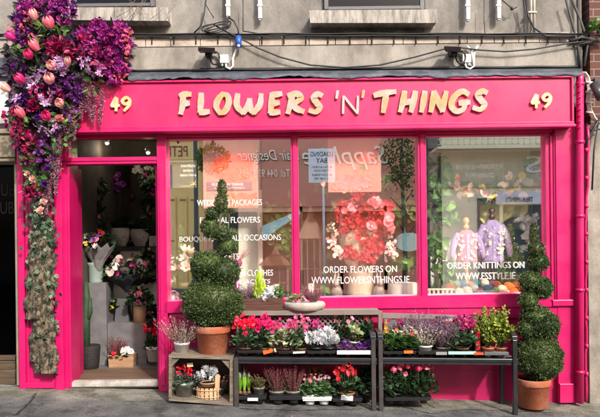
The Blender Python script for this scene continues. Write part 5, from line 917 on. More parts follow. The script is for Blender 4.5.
# small plant high on the brick wall
t = thing('wall_fern', 'small bright green weed growing from the brick wall, top right', 'plant', loc(598, 32, -.03)); m = MB(); f_leaves(m, loc(599, 38, -.08), .10, .20, 90, .05, LEAF); obj('foliage', m, V_LGN, t)
m = MB(); rr = random.Random(5)
for k in range(9):
    x_ = 130+rr.uniform(-15, 40); m.tube([loc(x_, 16+rr.uniform(-3, 6), -.15), loc(x_+rr.uniform(-8, 12), 10+rr.uniform(-6, 5), -.17), loc(x_+rr.uniform(-15, 25), 3+rr.uniform(-8, 6), -.16)], .0025, 4)
t = tagit(obj('dry_vine', m, mat('dry_twig', (.16, .11, .08), .9)), 'thin dry vine twigs over the left window sill', 'vine')
# ================================================================ doorway interior
def ibox(nm, lab, cat, px0, py0, px1, py1, Y, dep, mt, taper=0, **k):
    a0, a1 = loc(px0, py1, Y), loc(px1, py1, Y); zt = loc((px0+px1)/2, py0, Y).z; tp = taper*S(Y); m = MB(); x0, x1, zb = a0.x, a1.x, a0.z
    m.add([(x0, Y, zb), (x1, Y, zb), (x1, Y+dep, zb), (x0, Y+dep, zb), (x0+tp, Y+tp, zt), (x1-tp, Y+tp, zt), (x1-tp, Y+dep-tp, zt), (x0+tp, Y+dep-tp, zt)], [(0, 3, 2, 1), (4, 5, 6, 7), (0, 1, 5, 4), (1, 2, 6, 5), (2, 3, 7, 6), (3, 0, 4, 7)])
    return tagit(obj(nm, m, mt, bevel=.004, **k), lab, cat)
ibox('plinth', 'tall grey plinth at the left inside the doorway', 'plinth', 88, 283, 107, 369, .95, .3, LGREY); ibox('plinth', 'wide low grey plinth inside the doorway carrying flowers', 'plinth', 108, 323, 147, 369, 1.0, .4, LGREY)
ibox('tapered_stand', 'small tapered grey stand on the low plinth under a bouquet', 'stand', 114, 299, 129, 323, 1.1, .16, mat('dark_grey_paint', (.09, .09, .10), .6), 2.5)
cbt = thing('shelf_cabinet', 'white cabinet with dark shelf top carrying two white face planters inside the doorway', 'cabinet', loc(128, 300, 2.0)); m = MB(); m.wb(98, 250, 168, 372, 2.0, 2.4); obj('cabinet_body', m, WHITE, cbt); m = MB(); m.wb(96, 246.5, 170, 250, 1.95, 2.42); obj('shelf_top', m, mat('dark_shelf', (.06, .05, .045), .5), cbt)
for i, x_ in enumerate((132, )): m = MB(); m.wb(x_, 254, x_+.8, 372, 1.992, 2.0); obj('door_gap', m, LGREY, cbt)
def facepot(px, pyb, w_, h_, lab):
    c = loc(px, pyb, 2.1); s = S(2.1); t = thing('face_planter', lab, 'planter', c, 'white face planters on the shelf'); m = MB(); r = w_*s/2; H = h_*s; m.lathe(c, [(r*.55, 0), (r*.62, H*.12), (r*.86, H*.35), (r, H*.65), (r*.98, H*.9), (r*.9, H), (r*.82, H*.96)], 20, 0)
    f = c+Vector((r*.35, -r*.85, 0)); m.ball(f+Vector((0, -.012, H*.42)), (.013, .02, .032), 0, 8, 6); m.ball(f+Vector((0, 0, H*.22)), (.024, .016, .008), 0, 8, 6)
    for q in (-1, 1): m.ball(f+Vector((q*.035, .0, H*.56)), (.018, .012, .008), 0, 8, 6)
    obj('planter_body', m, mat('glazed_white', (.62, .60, .57), .35), t); return t
facepot(120, 247, 21, 19, 'white face planter with the purple orchid, left of two on the shelf'); facepot(140, 247, 18, 18, 'white face planter with white orchids, right of two on the shelf')
def orchid(px, pyb, pyt, Y, fl, lab, lean=0, n=14, sp=9):
    t = thing('orchid', lab, 'orchid', loc(px, pyb, Y)); m = MB(); s = S(Y); tops = []
    for q in (-3, 2): 
        pp = [loc(px+q*.4, pyb, Y), loc(px+q, (pyb*.5+pyt*.5), Y), loc(px+q+lean*.5, pyt+3, Y), loc(px+q+lean, pyt+6, Y)]; m.tube(pp, .004, 5)
    obj('stem', m, STEM, t); m = MB(); P = np.array(loc(px+lean*.6, pyt+5, Y))+RG.normal(size=(n, 3))*np.array((sp*s*.5, .03, 6*s*.6)); m.inst(STAR5, P, rdir(RG, n), norm(RG.normal(size=(n, 3))*.4+np.array((0, -1, 0))), .085, .085); obj('blooms', m, fl, t)
    m = MB(); n = 16; an = RG.uniform(0, 6.28, n); m.inst(LEAF, np.array([tuple(loc(px, pyb, Y))]*n), np.stack([np.cos(an), np.sin(an), .5+0*an], 1), (0, 0, 1), .20, .05); obj('leaves', m, V_DKG, t)
orchid(118, 228, 180, 2.1, veg('orchid_purple', '#6a1a78', '#9838a8', '#c060c8'), 'purple orchid in the left face planter'); orchid(141, 229, 166, 2.1, V_WHT, 'white orchid above the right face planter', 6, 16, 14); orchid(97, 240, 164, 1.8, V_WHT, 'white orchid at the left of the doorway', 3, 8, 6)
orchid(154, 236, 205, 2.1, V_PNK, 'small pink orchid in the rectangular pot', 0, 6, 6); ibox('rectangular_pot', 'white rectangular pot at the right end of the doorway shelf', 'pot', 149, 236, 158, 247, 2.05, .15, WPOT)
def bouquet(lab, px, py, w_, h_, Y, mix, wrap, wh=14, nm='bouquet', leaf=V_DKG, ww=1.0):
    t = thing(nm, lab, 'bouquet', loc(px, py+h_/2, Y)); s = S(Y); c = loc(px, py, Y)
    m = MB(); n = 150; P, D = dome(n, c+Vector((0, 0, -h_*.3*s)), w_*s/2, w_*s/2.6, h_*s*.75); m.inst(LEAF, P, D, RG.normal(size=(n, 3))+np.array((0, -.6, .5)), .07, .05); obj('foliage', m, leaf, t)
    for j, (mt_, k, sz, T) in enumerate(mix): m = MB(); P, D = dome(k, c+Vector((0, -.03, -h_*.2*s)), w_*s*.45, w_*s/2.6, h_*s*.72); m.inst(T, P, rdir(RG, k), norm(D+np.array((0, -.8, .4))), sz*RG.uniform(.8, 1.2, k)); obj('flowers', m, mt_, t)
    if wrap is not None:
        m = MB(); r = w_*s/2*ww; b_ = c+Vector((0, 0, -h_*.25*s)); nn = 22
        V = []; F = []
        for i, (q, z) in enumerate(((.16, -wh*s), (.45, -wh*s*.5), (.95, 0), (1.08, .03))):
            for k in range(nn): a_ = k*6.2832/nn; ru = 1+.10*(1 if k % 2 else -1)*(i/3); V.append(b_+Vector((r*q*ru*math.cos(a_), r*.8*q*ru*math.sin(a_), z+(.02 if k % 2 else 0)*i)))
        for i in range(3):
            for k in range(nn): F.append((i*nn+k, i*nn+(k+1) % nn, (i+1)*nn+(k+1) % nn, (i+1)*nn+k))
        m.add(V, F); obj('wrapping', m, wrap, t)
    return t
SILW = mat('grey_wrapping_paper', (.24, .23, .235), .5, var=.15, scale=12); BLW = mat('navy_wrapping_paper', (.02, .025, .035), .5)
bouquet('mixed bouquet of red, yellow and white blooms in grey paper inside the doorway', 98, 244, 34, 26, 1.0, ((V_RED, 8, .07, ROUND), (V_YEL, 7, .06, ROUND), (V_WHT, 7, .075, STAR5), (V_PNK, 6, .07, ROUND), (V_PUR, 4, .06, ROUND)), SILW, 20)
m = MB(); c = loc(96, 283, 1.05); m.lathe(c, [(.075, 0), (.08, .02), (.085, .2), (.1, .24)], 20); tagit(obj('vase', m, mat('pale_green_glass', (.30, .38, .34), .15)), 'pale green vase on the tall grey plinth', 'vase')
bouquet('large bouquet of cream and pink flowers in navy paper on the tapered stand', 129, 272, 46, 34, 1.1, ((V_WHT, 7, .10, ROUND), (V_PNK, 9, .08, STAR5), (V_MAG, 8, .07, STAR5), (V_PALE, 6, .09, ROUND), (V_YEL, 3, .06, ROUND)), BLW, 12, ww=.9)
t = bouquet('pink orchids in a pale slatted pot on the low plinth', 140, 299, 20, 24, .98, ((V_PNK, 8, .075, STAR5), (V_MAG, 5, .06, STAR5)), None); pot(t, loc(140, 322, 1.06), .075, .19, MATS['basket_wood'], False, taper=.95)
bx = ibox('planter_box', 'wooden box planter with heather and a white kale on the doorway floor', 'planter', 109, 355, 133, 369.5, .78, .17, mat('box_planks', (.30, .16, .08), .7, c2=(.52, .33, .19, 1), scale=5, stretch=(1, 1, 9)), -1)
m = MB(); spikes(m, loc(117, 355, .86), .10, .22, 60, .5); tagit(obj('heather_spikes', m, [V_BUR, MATS['woody_stem']], bx)); m = MB(); ctr = loc(127, 353, .84); P, D = dome(44, ctr, .07, .06, .05); m.inst(ROUND, P, rdir(RG, 44), D+np.array((0, -.5, .4)), .06); obj('kale', m, V_WHT, bx); m = MB(); f_leaves(m, loc(121, 357, .86), .14, .08, 90, .05); obj('foliage', m, V_DKG, bx); m = MB(); f_blooms(m, loc(115, 357, .82), .08, .06, 5, .06, ROUND, 0, False); obj('flowers', m, [V_RED, STEM], bx)
cyclamen('potted_cyclamen', 'red flowering plant in a round white pot inside the right of the doorway', 'potted flower', 154.5, 361, .85, 20, 38, V_RED, V_DKG, WPOT, 17, 15, 10, .05, .05, 60)
bouquet('small pink and red bunch behind the door post', 153, 280, 14, 22, 1.4, ((V_PNK, 6, .07, ROUND), (V_RED, 4, .06, ROUND)), None)
t = thing('cactus', 'tall thin green cactus in a dark woven basket inside the door jamb', 'cactus', loc(89, 372, .75)); m = MB(); m.tube([loc(86, 350, .8), loc(85.5, 320, .8), loc(86.5, 300, .8), loc(86, 282, .8)], [.045, .05, .045, .025], 10); m.tube([loc(87, 322, .8), loc(90, 312, .78), loc(90, 298, .78)], [.025, .03, .02], 8); obj('cactus_stem', m, mat('cactus_green', (.03, .065, .03), .7, var=.3, scale=20), t)
m = MB(); n = 260; q = RG.uniform(0, 1, n); an = RG.integers(0, 9, n)*.698; P = np.array([tuple(loc(86, 350-66*u, .8)) for u in q])+np.stack([np.cos(an), np.sin(an), 0*an], 1)*.05; m.inst(SLIM, P, np.stack([np.cos(an), np.sin(an), 0*an+.2], 1), (0, 0, 1), .018, .003); obj('spines', m, MATS['pale_twig'] if 'pale_twig' in MATS else mat('pale_twig', (.22, .17, .13), .85, bump=.5), t)
m = MB(); m.lathe(loc(90, 372, .75), [(.085, 0), (.10, .1), (.115, .28), (.11, .30), (.10, .28)], 28, wob=.03); obj('basket', m, mat('dark_wicker', (.02, .017, .016), .7, bump=.8, bscale=60), t)
for (px, py, Y, w_, h_, lab) in ((92, 205, 1.5, 22, 60, 'dark trailing plant high at the left of the doorway interior'), (153, 195, 1.7, 20, 50, 'dark leafy plant high at the right of the doorway interior'), (125, 232, 2.3, 50, 22, 'row of dark leaves behind the face planters'), (104, 262, 1.6, 20, 20, 'dark leafy clump between the grey paper bouquet and the shelf'), (152, 262, 1.7, 16, 30, 'dark leafy clump right of the navy paper bouquet')):
    t = thing('leafy_plant', lab, 'plant', loc(px, py+h_/2, Y)); s = S(Y); n = 170; P = np.array(loc(px, py, Y))+RG.uniform(-.5, .5, (n, 3))*np.array((w_*s, .2, h_*s)); m = MB(); m.inst(LEAF, P, rdir(RG, n, -.5), RG.normal(size=(n, 3))+np.array((0, -1, .5)), .12, .06); m.tube([loc(px, py+h_*.5, Y), loc(px+1, py, Y), loc(px, py-h_*.45, Y)], .008, 5, 1); obj('foliage', m, [V_DKG, STEM], t)
    if h_ > 15: m = MB(); k = 9; P = np.array(loc(px, py, Y-.1))+RG.uniform(-.45, .45, (k, 3))*np.array((w_*s, .08, h_*s)); m.inst(STAR5, P, rdir(RG, k), (0, -1, .2), .05); obj('blossom', m, (V_MAG, V_WHT, V_PNK)[int(px) % 3], t)
for (px, pyb, w_, h_, Y, fl_, lab) in ((98, 300, 0, 0, 0, None, ''), (118, 352, 20, 26, 1.02, None, '')): pass
bouquet('bunch of white and yellow daisies in a bucket left of the tapered stand', 110, 306, 13, 20, 1.15, ((V_WHT, 9, .06, DAISY), (V_YEL, 5, .05, DAISY)), None); bouquet('bunch of purple and pink stocks standing on the floor between plinth and cabinet', 150, 318, 15, 30, 1.6, ((V_PUR, 8, .06, STAR5), (V_PNK, 7, .06, ROUND), (V_WHT, 5, .05, STAR5)), SILW, 24)
# hanging things on the inner wall
for i, (px, py) in enumerate(((105, 200), (112, 208), (122, 214), (132, 196))): m = MB(); c = loc(px, py, 2.96); m.lathe(c, [(.0, -.06), (.03, -.05), (.05, 0), (.02, .05), (0, .06)], 12); m.tube([c, c+Vector((0, 0, .3))], .003, 4); tagit(obj('hanging_ornament', m, mat('dull_ornament', (.12, .07, .08), .5)), 'small dark ornament hanging on the wall behind the orchids', 'ornament', 'ornaments on the inner wall')
m = MB(); m.wb(143, 250, 170, 300, 2.6, 2.62); 
# ================================================================ window display, left pane
zdk = zd-.012
def dk(px, Y): v = loc(px, 300, Y); return Vector((v.x, Y, zdk))
ps = thing('window_poster', 'pink poster of orange flowers with plum caption strip hanging in the left window', 'poster', loc(230, 200, .14)); m = MB(); m.wb(203, 137, 258, 208, .14, .146); obj('poster_sheet', m, mat('blush_paper', (.30, .135, .11), .6), ps)
rr = random.Random(9); m = MB(); n = 420; P = []
for k in range(n): a_ = rr.uniform(0, 6.28); q = rr.uniform(0, 1)**.6; P.append(tuple(loc(232+19*q*math.cos(a_)+rr.uniform(-2, 2), 168+15*q*math.sin(a_), .1385-.00001*k)))
m.inst(TINY, P, np.array([(rr.uniform(-1, 1), 0, rr.uniform(-1, 1)) for k in range(n)]), np.array([(0, -1, 0)]*n), .045, .04)
P = [tuple(loc(244+12*rr.uniform(-1, 1), 200+5*rr.uniform(-1, 1), .1385-.00001*k)) for k in range(120)]; m.inst(TINY, P, np.array([(rr.uniform(-1, 1), 0, rr.uniform(-1, 1)) for k in range(120)]), np.array([(0, -1, 0)]*120), .04, .035); obj('printed_flowers', m, veg('printed_orange', '#c8432a', '#e0603c', '#d85040', '#b83a2c', trans=0), ps)
m = MB(); m.wb(207, 182, 252, 190, .127, .133); st = obj('caption_strip', m, mat('plum_ink', (.14, .05, .075), .6), ps); fit_text(st, 'lettering', "FLOWERS 'N' THINGS", 212, 243, 183, 185.6, .1265, VINYL, .001); fit_text(st, 'lettering', 'www.flowersnthings.ie', 214, 245, 187, 188.8, .1265, VINYL, .001)
t = thing('order_board', 'charcoal notice board about flower orders hanging at the left of the left window', 'notice board', loc(184, 175, .12)); m = MB(); m.wb(166, 160, 196.5, 188, .12, .128); bo = obj('board', m, mat('charcoal_board', (.035, .037, .04), .5), t)
fit_text(bo, 'lettering', 'Interflora', 181, 195, 163.7, 167, .1195, VINYL, .001); fit_text(bo, 'lettering', 'orders', 183, 193, 168.7, 171.6, .1195, VINYL, .001); fit_text(bo, 'lettering', 'taken here', 180, 196, 173.5, 176.2, .1195, VINYL, .001); fit_text(bo, 'lettering', 'interflora', 181, 190, 185, 187, .1195, mat('gold_vinyl', (.6, .4, .12), .5), .001)
m = MB(); stroke(m, [(190, 185), (194, 184), (195.5, 181)], .9, .119, .001); stroke(m, [(192, 182), (194, 184), (196, 185)], .8, .1182, .001); obj('emblem', m, MATS['gold_vinyl'], bo)
t = bouquet('white and pale pink lilies in dark leaves at the left of the left window', 184, 268, 34, 34, .30, ((V_WHT, 14, .11, star(6, .3, .5)), (V_PALE, 6, .10, star(6, .3, .5)), (V_MAG, 3, .07, ROUND), (V_WHT, 26, .03, ROUND)), None); pot(t, dk(184, .32), .09, .20, BRNP)
t = bouquet('single white lily spray low at the left of the left window', 175, 291, 16, 18, .25, ((V_WHT, 4, .12, star(6, .3, .5)),), None); pot(t, dk(177, .3), .05, .05, BLKT)
t = thing('bauble_vase', 'round magenta vase with dried plume behind the left topiary', 'vase', dk(238, .5)); c = dk(237, .5); m = MB(); m.lathe(c, [(.05, 0), (.06, .02), (.03, .10), (.03, .25)], 16); m.ball(Vector((c.x, .5, loc(237, 263, .5).z)), (.062, .062, .055), 0, 16, 10); obj('vase_body', m, mat('magenta_glaze', (.35, .01, .22), .2), t)
m = MB(); spikes(m, Vector((c.x, .5, loc(237, 262, .5).z)), .07, .16, 14, 1.2); obj('plume', m, [V_PNK, MATS['woody_stem']], t)
def lantern(lab, px0, px1, pyt, pyb, Y, mt):
    x0, x1 = loc(px0, pyb, Y).x, loc(px1, pyb, Y).x; zb, zt = zdk, loc((px0+px1)/2, pyt, Y).z; w_ = x1-x0; t = thing('wooden_lantern', lab, 'lantern', ((x0+x1)/2, Y+w_/2, zb)); zr = zb+(zt-zb)*.62; m = MB(); q = .022
    for a_ in (x0, x1-q):
        for b_ in (Y, Y+w_-q): m.box(a_, a_+q, b_, b_+q, zb+.02, zr)
    m.box(x0-.01, x1+.01, Y-.01, Y+w_+.01, zb, zb+.02); m.box(x0-.004, x1+.004, Y-.004, Y+w_+.004, zr+.0005, zr+.022)
    for u in (.33, .66): m.box(x0+w_*u-.006, x0+w_*u+.006, Y+.004, Y+.012, zb+.02, zr)
    m.box(x0+q, x1-q, Y+.013, Y+.02, zb+(zr-zb)*.5, zb+(zr-zb)*.5+.012); obj('frame', m, mt, t)
    cx, cy = (x0+x1)/2, Y+w_/2; m = MB(); H = zt-zr-.022
    for (r0, z0, r1, z1) in ((.62, 0, .30, .5), (.30, .5, .16, .62), (.16, .62, .05, 1)): 
        m.add([(cx+sx*r*w_, cy+sy*r*w_, zr+.0225+H*z) for r, z in ((r0, z0), (r1, z1)) for sx, sy in ((-1, -1), (1, -1), (1, 1), (-1, 1))], [(0, 1, 5, 4), (1, 2, 6, 5), (2, 3, 7, 6), (3, 0, 4, 7), (4, 5, 6, 7), (3, 2, 1, 0)])
    obj('roof', m, mt, t)
    m = MB(); m.lathe((cx, cy, zb+.021), [(.035, 0), (.035, .13), (.0, .135)], 14); obj('candle', m, VINYL, t)
LW = mat('brown_lantern_wood', (.035, .014, .008), .6, c2=(.08, .034, .018, 1), scale=9)
lantern('brown wooden lantern with pagoda roof at the right of the left window', 262, 289, 248, 302, .45, LW); lantern('tall brown wooden lantern at the left of the middle window', 301, 322, 205, 300, .5, LW)
t = thing('leafy_branches', 'leafy green branches along the back of the left window', 'plant', dk(270, .8)); m = MB()
for (px, py, rx, ry, n) in ((275, 225, 14, 18, 90), (288, 245, 6, 20, 40), (172, 220, 6, 20, 60), (300, 215, 4, 20, 20)): P = np.array(loc(px, py, .8))+RG.normal(size=(n, 3))*np.array((rx*.006, .05, ry*.006)); m.inst(LEAF, P, rdir(RG, n, -.4), RG.normal(size=(n, 3))+np.array((0, -1, .5)), .11, .07)
m.tube([dk(280, .8), loc(278, 250, .8), loc(272, 215, .8)], .01, 6, 1); obj('foliage', m, [V_GRN, STEM], t)
# ================================================================ window display, middle pane
t = thing('face_urn', 'tall cream face urn overflowing with red, pink and white flowers in the middle window', 'urn', dk(361, .45)); c = dk(361, .45); s = S(.45); m = MB()
m.lathe(c, [(.145, 0), (.15, .02), (.14, .12), (.13, .27), (.15, .29)], 32); z0 = loc(361, 270, .45).z-c.z; m.lathe(c, [(.08, z0-.04), (.12, z0), (.19, z0+.14), (.24, z0+.33), (.25, z0+.42), (.22, z0+.44)], 32)
m.ball(c+Vector((.02, -.20, z0+.22)), (.018, .035, .05)); m.ball(c+Vector((.02, -.185, z0+.11)), (.04, .02, .012))
for q in (-1, 1): m.ball(c+Vector((.02+q*.07, -.19, z0+.29)), (.035, .02, .014))
obj('urn_body', m, mat('cream_ceramic', (.36, .31, .22), .5, c2=(.52, .46, .35, 1), scale=14), t)
REDF = veg('coral_red_petals', '#a00820', '#c0142e', '#d82c44', '#b01038', '#e05a6c')
BLM = star(6, .5, .35)
def fl(nm, lst, T, mt_, L, Yc=.28): 
    m = MB()
    for (px, py, rx, ry, n) in lst: P = np.array(loc(px, py, Yc))+np.clip(RG.normal(size=(n, 3)), -1.6, 1.6)*np.array((rx*.0057, .05, ry*.0062)); m.inst(T, P, rdir(RG, n), norm(RG.normal(size=(n, 3))*.5+np.array((0, -1, .2))), L*RG.uniform(.75, 1.25, n))
    obj(nm, m, mt_, t)
fl('leaves', [(362, 205, 24, 22, 260), (345, 222, 12, 14, 80), (362, 240, 16, 20, 80)], LEAF, V_DKG, .13, .36); fl('red_blooms', [(365, 196, 14, 9, 90), (347, 222, 9, 9, 60), (380, 222, 11, 12, 90), (364, 214, 12, 9, 60), (360, 228, 10, 8, 60), (342, 214, 7, 9, 40), (374, 244, 10, 9, 50), (365, 238, 9, 9, 46), (354, 209, 12, 8, 44), (351, 252, 8, 6, 26), (367, 257, 8, 8, 34), (386, 212, 7, 9, 30), (344, 206, 8, 6, 24)]*2, BLM, REDF, .062)
fl('pink_blooms', [(376, 202, 6, 4, 10), (371, 226, 5, 5, 8), (389, 224, 6, 8, 8), (350, 205, 6, 6, 6)], BLM, veg('soft_pink_petals', '#e07080', '#f098a4', '#f4b4bc'), .085, .2); fl('white_buds', [(332, 236, 5, 12, 34), (391, 248, 6, 12, 40), (338, 252, 4, 6, 16)], ROUND, veg('blush_buds', '#e8c8c0', '#f4e0d8'), .05, .25)
for i, (px, lab) in enumerate(((337, 'grey stone hare ornament left of the cream urn'), (379, 'grey stone hare ornament right of the cream urn'))):
    t = thing('hare_ornament', lab, 'ornament', dk(px, .3)); c = dk(px, .3); m = MB(); sg = 1 if i else -1
    m.ball(c+Vector((0, 0, .075)), (.06, .06, .08), 0, 14, 10); m.ball(c+Vector((sg*.01, -.02, .18)), (.036, .04, .045), 0, 12, 8); m.ball(c+Vector((sg*.012, -.055, .165)), (.018, .02, .018), 0, 8, 6)
    for q in (-1, 1): m.ball(c+Vector((q*.017, 0, .245)), (.010, .008, .045), 0, 8, 8); m.ball(c+Vector((q*.035, -.05, .02)), (.018, .03, .02), 0, 8, 6)
    obj('hare_body', m, mat('grey_stoneware', (.10, .09, .085), .7, c2=(.30, .27, .24, 1), scale=30), t)
t = thing('cloth_table', 'small round table under a white pleated cloth at the right of the middle window', 'table', dk(403, .4)); m = MB(); m.lathe(dk(403, .4), [(.165, 0), (.16, .04), (.145, .155), (.14, .16)], 60, wob=.035, smooth=True); m.lathe(dk(403, .4)+Vector((0, 0, .16)), [(.142, 0), (.142, .006), (0, .007)], 40); obj('tablecloth', m, mat('white_linen', (.45, .43, .41), .8), t)
t = thing('oval_plaque', 'dark teal oval plaque with faint lettering hanging in the middle window', 'plaque', loc(409, 242, .5)); m = MB(); m.prism([(409+14*math.cos(a_), 242+9*math.sin(a_)) for a_ in np.linspace(0, 6.283*23/24, 24)], .5, .53); pq = obj('plaque_board', m, mat('teal_board', (.035, .11, .14), .5), t, bevel=.004); fit_text(pq, 'lettering', 'Welcome', 400, 418, 239.5, 244, .499, mat('faded_white', (.4, .45, .45), .6), .001) if False else None
t = thing('leafy_branches', 'hanging leafy green branches at the right of the middle window', 'plant', dk(408, .7)); m = MB()
for (px, py, rx, ry, n) in ((404, 205, 9, 12, 80), (396, 260, 10, 10, 60), (410, 262, 6, 8, 30), (320, 290, 6, 6, 30), (330, 188, 12, 6, 50), (330, 270, 4, 16, 24)): P = np.array(loc(px, py, .65))+RG.normal(size=(n, 3))*np.array((rx*.006, .05, ry*.006)); m.inst(LEAF, P, rdir(RG, n, -.4), RG.normal(size=(n, 3))+np.array((0, -1, .5)), .10, .06)
m.tube([dk(408, .7), loc(406, 250, .7), loc(402, 190, .7)], .009, 6, 1); obj('foliage', m, [V_GRN, STEM], t)
t = thing('bloom_poster', 'peach poster of a bird of paradise bloom hanging in the middle window', 'poster', loc(355, 165, .16)); m = MB(); m.wb(328, 137, 381, 192, .16, .166); obj('poster_sheet', m, MATS['blush_paper'], t)
m = MB(); n = 120; rr = random.Random(3); P = [tuple(loc(352+16*rr.gauss(0, .5), 184+5*rr.gauss(0, .6), .1585-.00001*k)) for k in range(n)]; m.inst(ROUND, P, np.array([(rr.uniform(-1, 1), 0, rr.uniform(-1, 1)) for k in range(n)]), np.array([(0, -1, 0)]*n), .055, .05); P = [tuple(loc(366, 164, .157))]*6; m.inst(TINY, P, np.array([(math.cos(q), 0, math.sin(q)) for q in (.3, .7, 1.1, 1.6, 2.0, 2.6)]), np.array([(0, -1, 0)]*6), .16, .045); obj('printed_flowers', m, veg('printed_pink', '#e05a60', '#f07a80', '#e8684c', trans=0), t)
m = MB(); stroke(m, [(366, 165), (362, 174), (363, 190)], 2.2, .156, .001); stroke(m, [(380, 158), (368, 163), (360, 168)], 2.0, .1545, .001); obj('printed_stem', m, mat('printed_stem_green', (.15, .13, .07), .7), t)
# ================================================================ window display, right pane
def cardigan(lab, px, pyt, pyb, w_, Y, mats, body, rng_, dots):
    c = loc(px, pyb, Y); s = S(Y); H = (pyb-pyt)*s; t = thing('child_cardigan', lab, 'cardigan', c, 'knitted cardigans on wooden stands'); R = w_*s*.31
    prof = [(R*1.05, 0), (R*1.08, H*.06), (R*1.0, H*.12), (R*1.02, H*.5), (R*1.08, H*.74), (R*.95, H*.86), (R*.6, H*.95), (R*.4, H)]; m = MB(); m.lathe(c, prof, 28, 0, 1, .6); obj('knitted_body', m, body, t)
    for sg in (-1, 1):
        m = MB(); m.tube([c+Vector((sg*R*.75, 0, H*.86)), c+Vector((sg*R*1.15, -.01, H*.70)), c+Vector((sg*R*1.42, -.02, H*.45)), c+Vector((sg*R*1.55, -.03, H*.22)), c+Vector((sg*R*1.55, -.03, H*.12))], [R*.36, R*.36, R*.32, R*.27, R*.22], 14); sl_ = obj('sleeve', m, mats[1], t)
        m = MB(); n = 10; q = RG.uniform(0, 1, n); P = np.array([tuple(c+Vector((sg*R*(.95+.62*u), -R*.33-.01, H*(.80-.62*u)))) for u in q])+RG.normal(size=(n, 3))*np.array((R*.10, 0, .01)); m.inst(STAR5, P, rdir(RG, n), (0, -1, .1), .026); obj('sleeve_pattern', m, dots, t)
    m = MB(); m.box(c.x-.018, c.x+.018, Y-R*.66, Y-R*.60, c.z+.01, c.z+H*.88); obj('button_band', m, mats[2], t); m = MB()
    for k in range(5): m.ball((c.x, Y-R*.665, c.z+H*(.12+.17*k)), (.009, .005, .009), 0, 8, 5)
    obj('buttons', m, VINYL, t); m = MB(); n = 24; P = []; 
    for k in range(n): u = RG.uniform(-1, 1); zq = RG.uniform(.08, .85); P.append((c.x+R*(.25+.65*abs(u))*(1 if u > 0 else -1), Y-R*.64*math.sqrt(max(.1, 1-(.25+.62*abs(u))**2))-.012, c.z+H*zq))
    m.inst(STAR5, P, rdir(RG, n), (0, -1, .1), .032); obj('flower_pattern', m, dots, t)
    st = thing('display_stand', 'turned wooden stand with a round knob, holding the '+rng_, 'stand', dk(px, Y)); m = MB(); b_ = dk(px, Y); z = c.z+H-b_.z; m.lathe(b_, [(.09, 0), (.09, .015), (.03, .04), (.018, .06), (.018, z+.01), (.035, z+.02), (.03, z+.045), (.016, z+.06), (.034, z+.085), (.036, z+.105), (.02, z+.13), (0, z+.135)], 18); obj('turned_post', m, mats[3], st)
LILK = mat('lilac_knit', (.27, .19, .38), .9, c2=(.38, .28, .50, 1), scale=40, bump=.7, bscale=120); PNKK = mat('pink_knit', (.50, .15, .22), .9, bump=.7, bscale=120); LTW = mat('light_turned_wood', (.45, .25, .12), .5); DKW = mat('dark_turned_wood', (.05, .02, .015), .4)
cardigan('pink and lilac child cardigan with white flowers, left of the two', 467, 232, 259, 31, .40, (0, LILK, PNKK, 0), PNKK, '', V_WHT) if False else None
cardigan('smaller pink and lilac child cardigan with lilac sleeves, left of the two', 467, 230, 262, 32, .38, (None, LILK, LILK, LTW), PNKK, 'smaller pink cardigan', V_WHT); cardigan('larger lilac child cardigan with white and yellow flowers, right of the two', 493, 220, 262, 34, .50, (None, LILK, mat('pale_lilac_knit', (.34, .26, .48), .9, bump=.6, bscale=120), DKW), LILK, 'larger lilac cardigan', veg('knit_flowers', '#f0ece8', '#faf0d0', '#f4dc90', '#ffffff'))
cols = (('rust', (.30, .06, .02)), ('cream', (.66, .58, .45)), ('blush', (.70, .42, .36)), ('slate blue', (.08, .15, .28)), ('teal', (.05, .22, .26)), ('orange', (.75, .16, .03)), ('russet', (.38, .07, .03)), ('grey', (.35, .33, .32)), ('plum', (.16, .05, .09)), ('sage', (.18, .24, .14)))
lst = [(450, 289, 6, 0), (459, 293, 5, 1), (456, 285, 5, 9), (467, 292, 5.5, 2), (464, 285, 5, 3), (474, 289, 5, 7), (480, 293, 5, 8), (476, 284, 4.5, 4), (488, 290, 5.5, 3), (485, 284, 4.5, 1), (495, 292, 5, 9), (497, 286, 5, 0), (502, 290, 5, 1), (509, 287.5, 5.5, 5), (506, 293.5, 4.5, 2), (514, 293, 5, 5), (492, 284.5, 4, 8), (517, 286, 5, 6), (470, 285, 4, 5)]
near = ['left end, by the stone balustrade', 'left end, low', 'left end, high', 'under the pink cardigan, low', 'under the pink cardigan, high', 'between the cardigans', 'low between the cardigans', 'high between the cardigans', 'under the lilac cardigan, low', 'under the lilac cardigan, high', 'right of the lilac cardigan post', 'right of the lilac cardigan, high', 'third from the right end', 'high near the right end', 'low near the right end', 'right end, low, beside the topiary', 'small, behind the row', 'right end, high', 'small, right of the pink cardigan post']
for (px, py, r, k), nr_ in zip(lst, near):
    Y = .22+(294-py)*.02; s = S(Y); c = loc(px, py, Y); r = r*s; c.z = max(c.z, zdk+r*.98) if py > 288 else c.z; m = MB(); m.ball(c, r*.97, 0, 14, 10)
    for q in range(9):
        ax = Vector(tuple(norm(RG.normal(size=3)))); u = ax.orthogonal().normalized(); v = ax.cross(u); off = ax*r*RG.uniform(-.45, .45); rad = math.sqrt(max(1e-6, r*r-off.length**2)); m.tube([c+off+(u*math.cos(a_)+v*math.sin(a_))*rad for a_ in np.linspace(0, 6.283, 18)], .0035, 5, 0, False)
    nm_, cl = cols[k]; tagit(obj('wool_ball', m, mat('wool_'+nm_.replace(' ', '_'), cl, .95, bump=.5, bscale=150)), nm_+' wool ball, '+nr_+', in the right window', 'ball of wool', 'balls of wool under the cardigans')
t = thing('balustrade', 'row of small pale turned balusters at the left foot of the right window', 'balustrade', dk(440, .2)); m = MB()
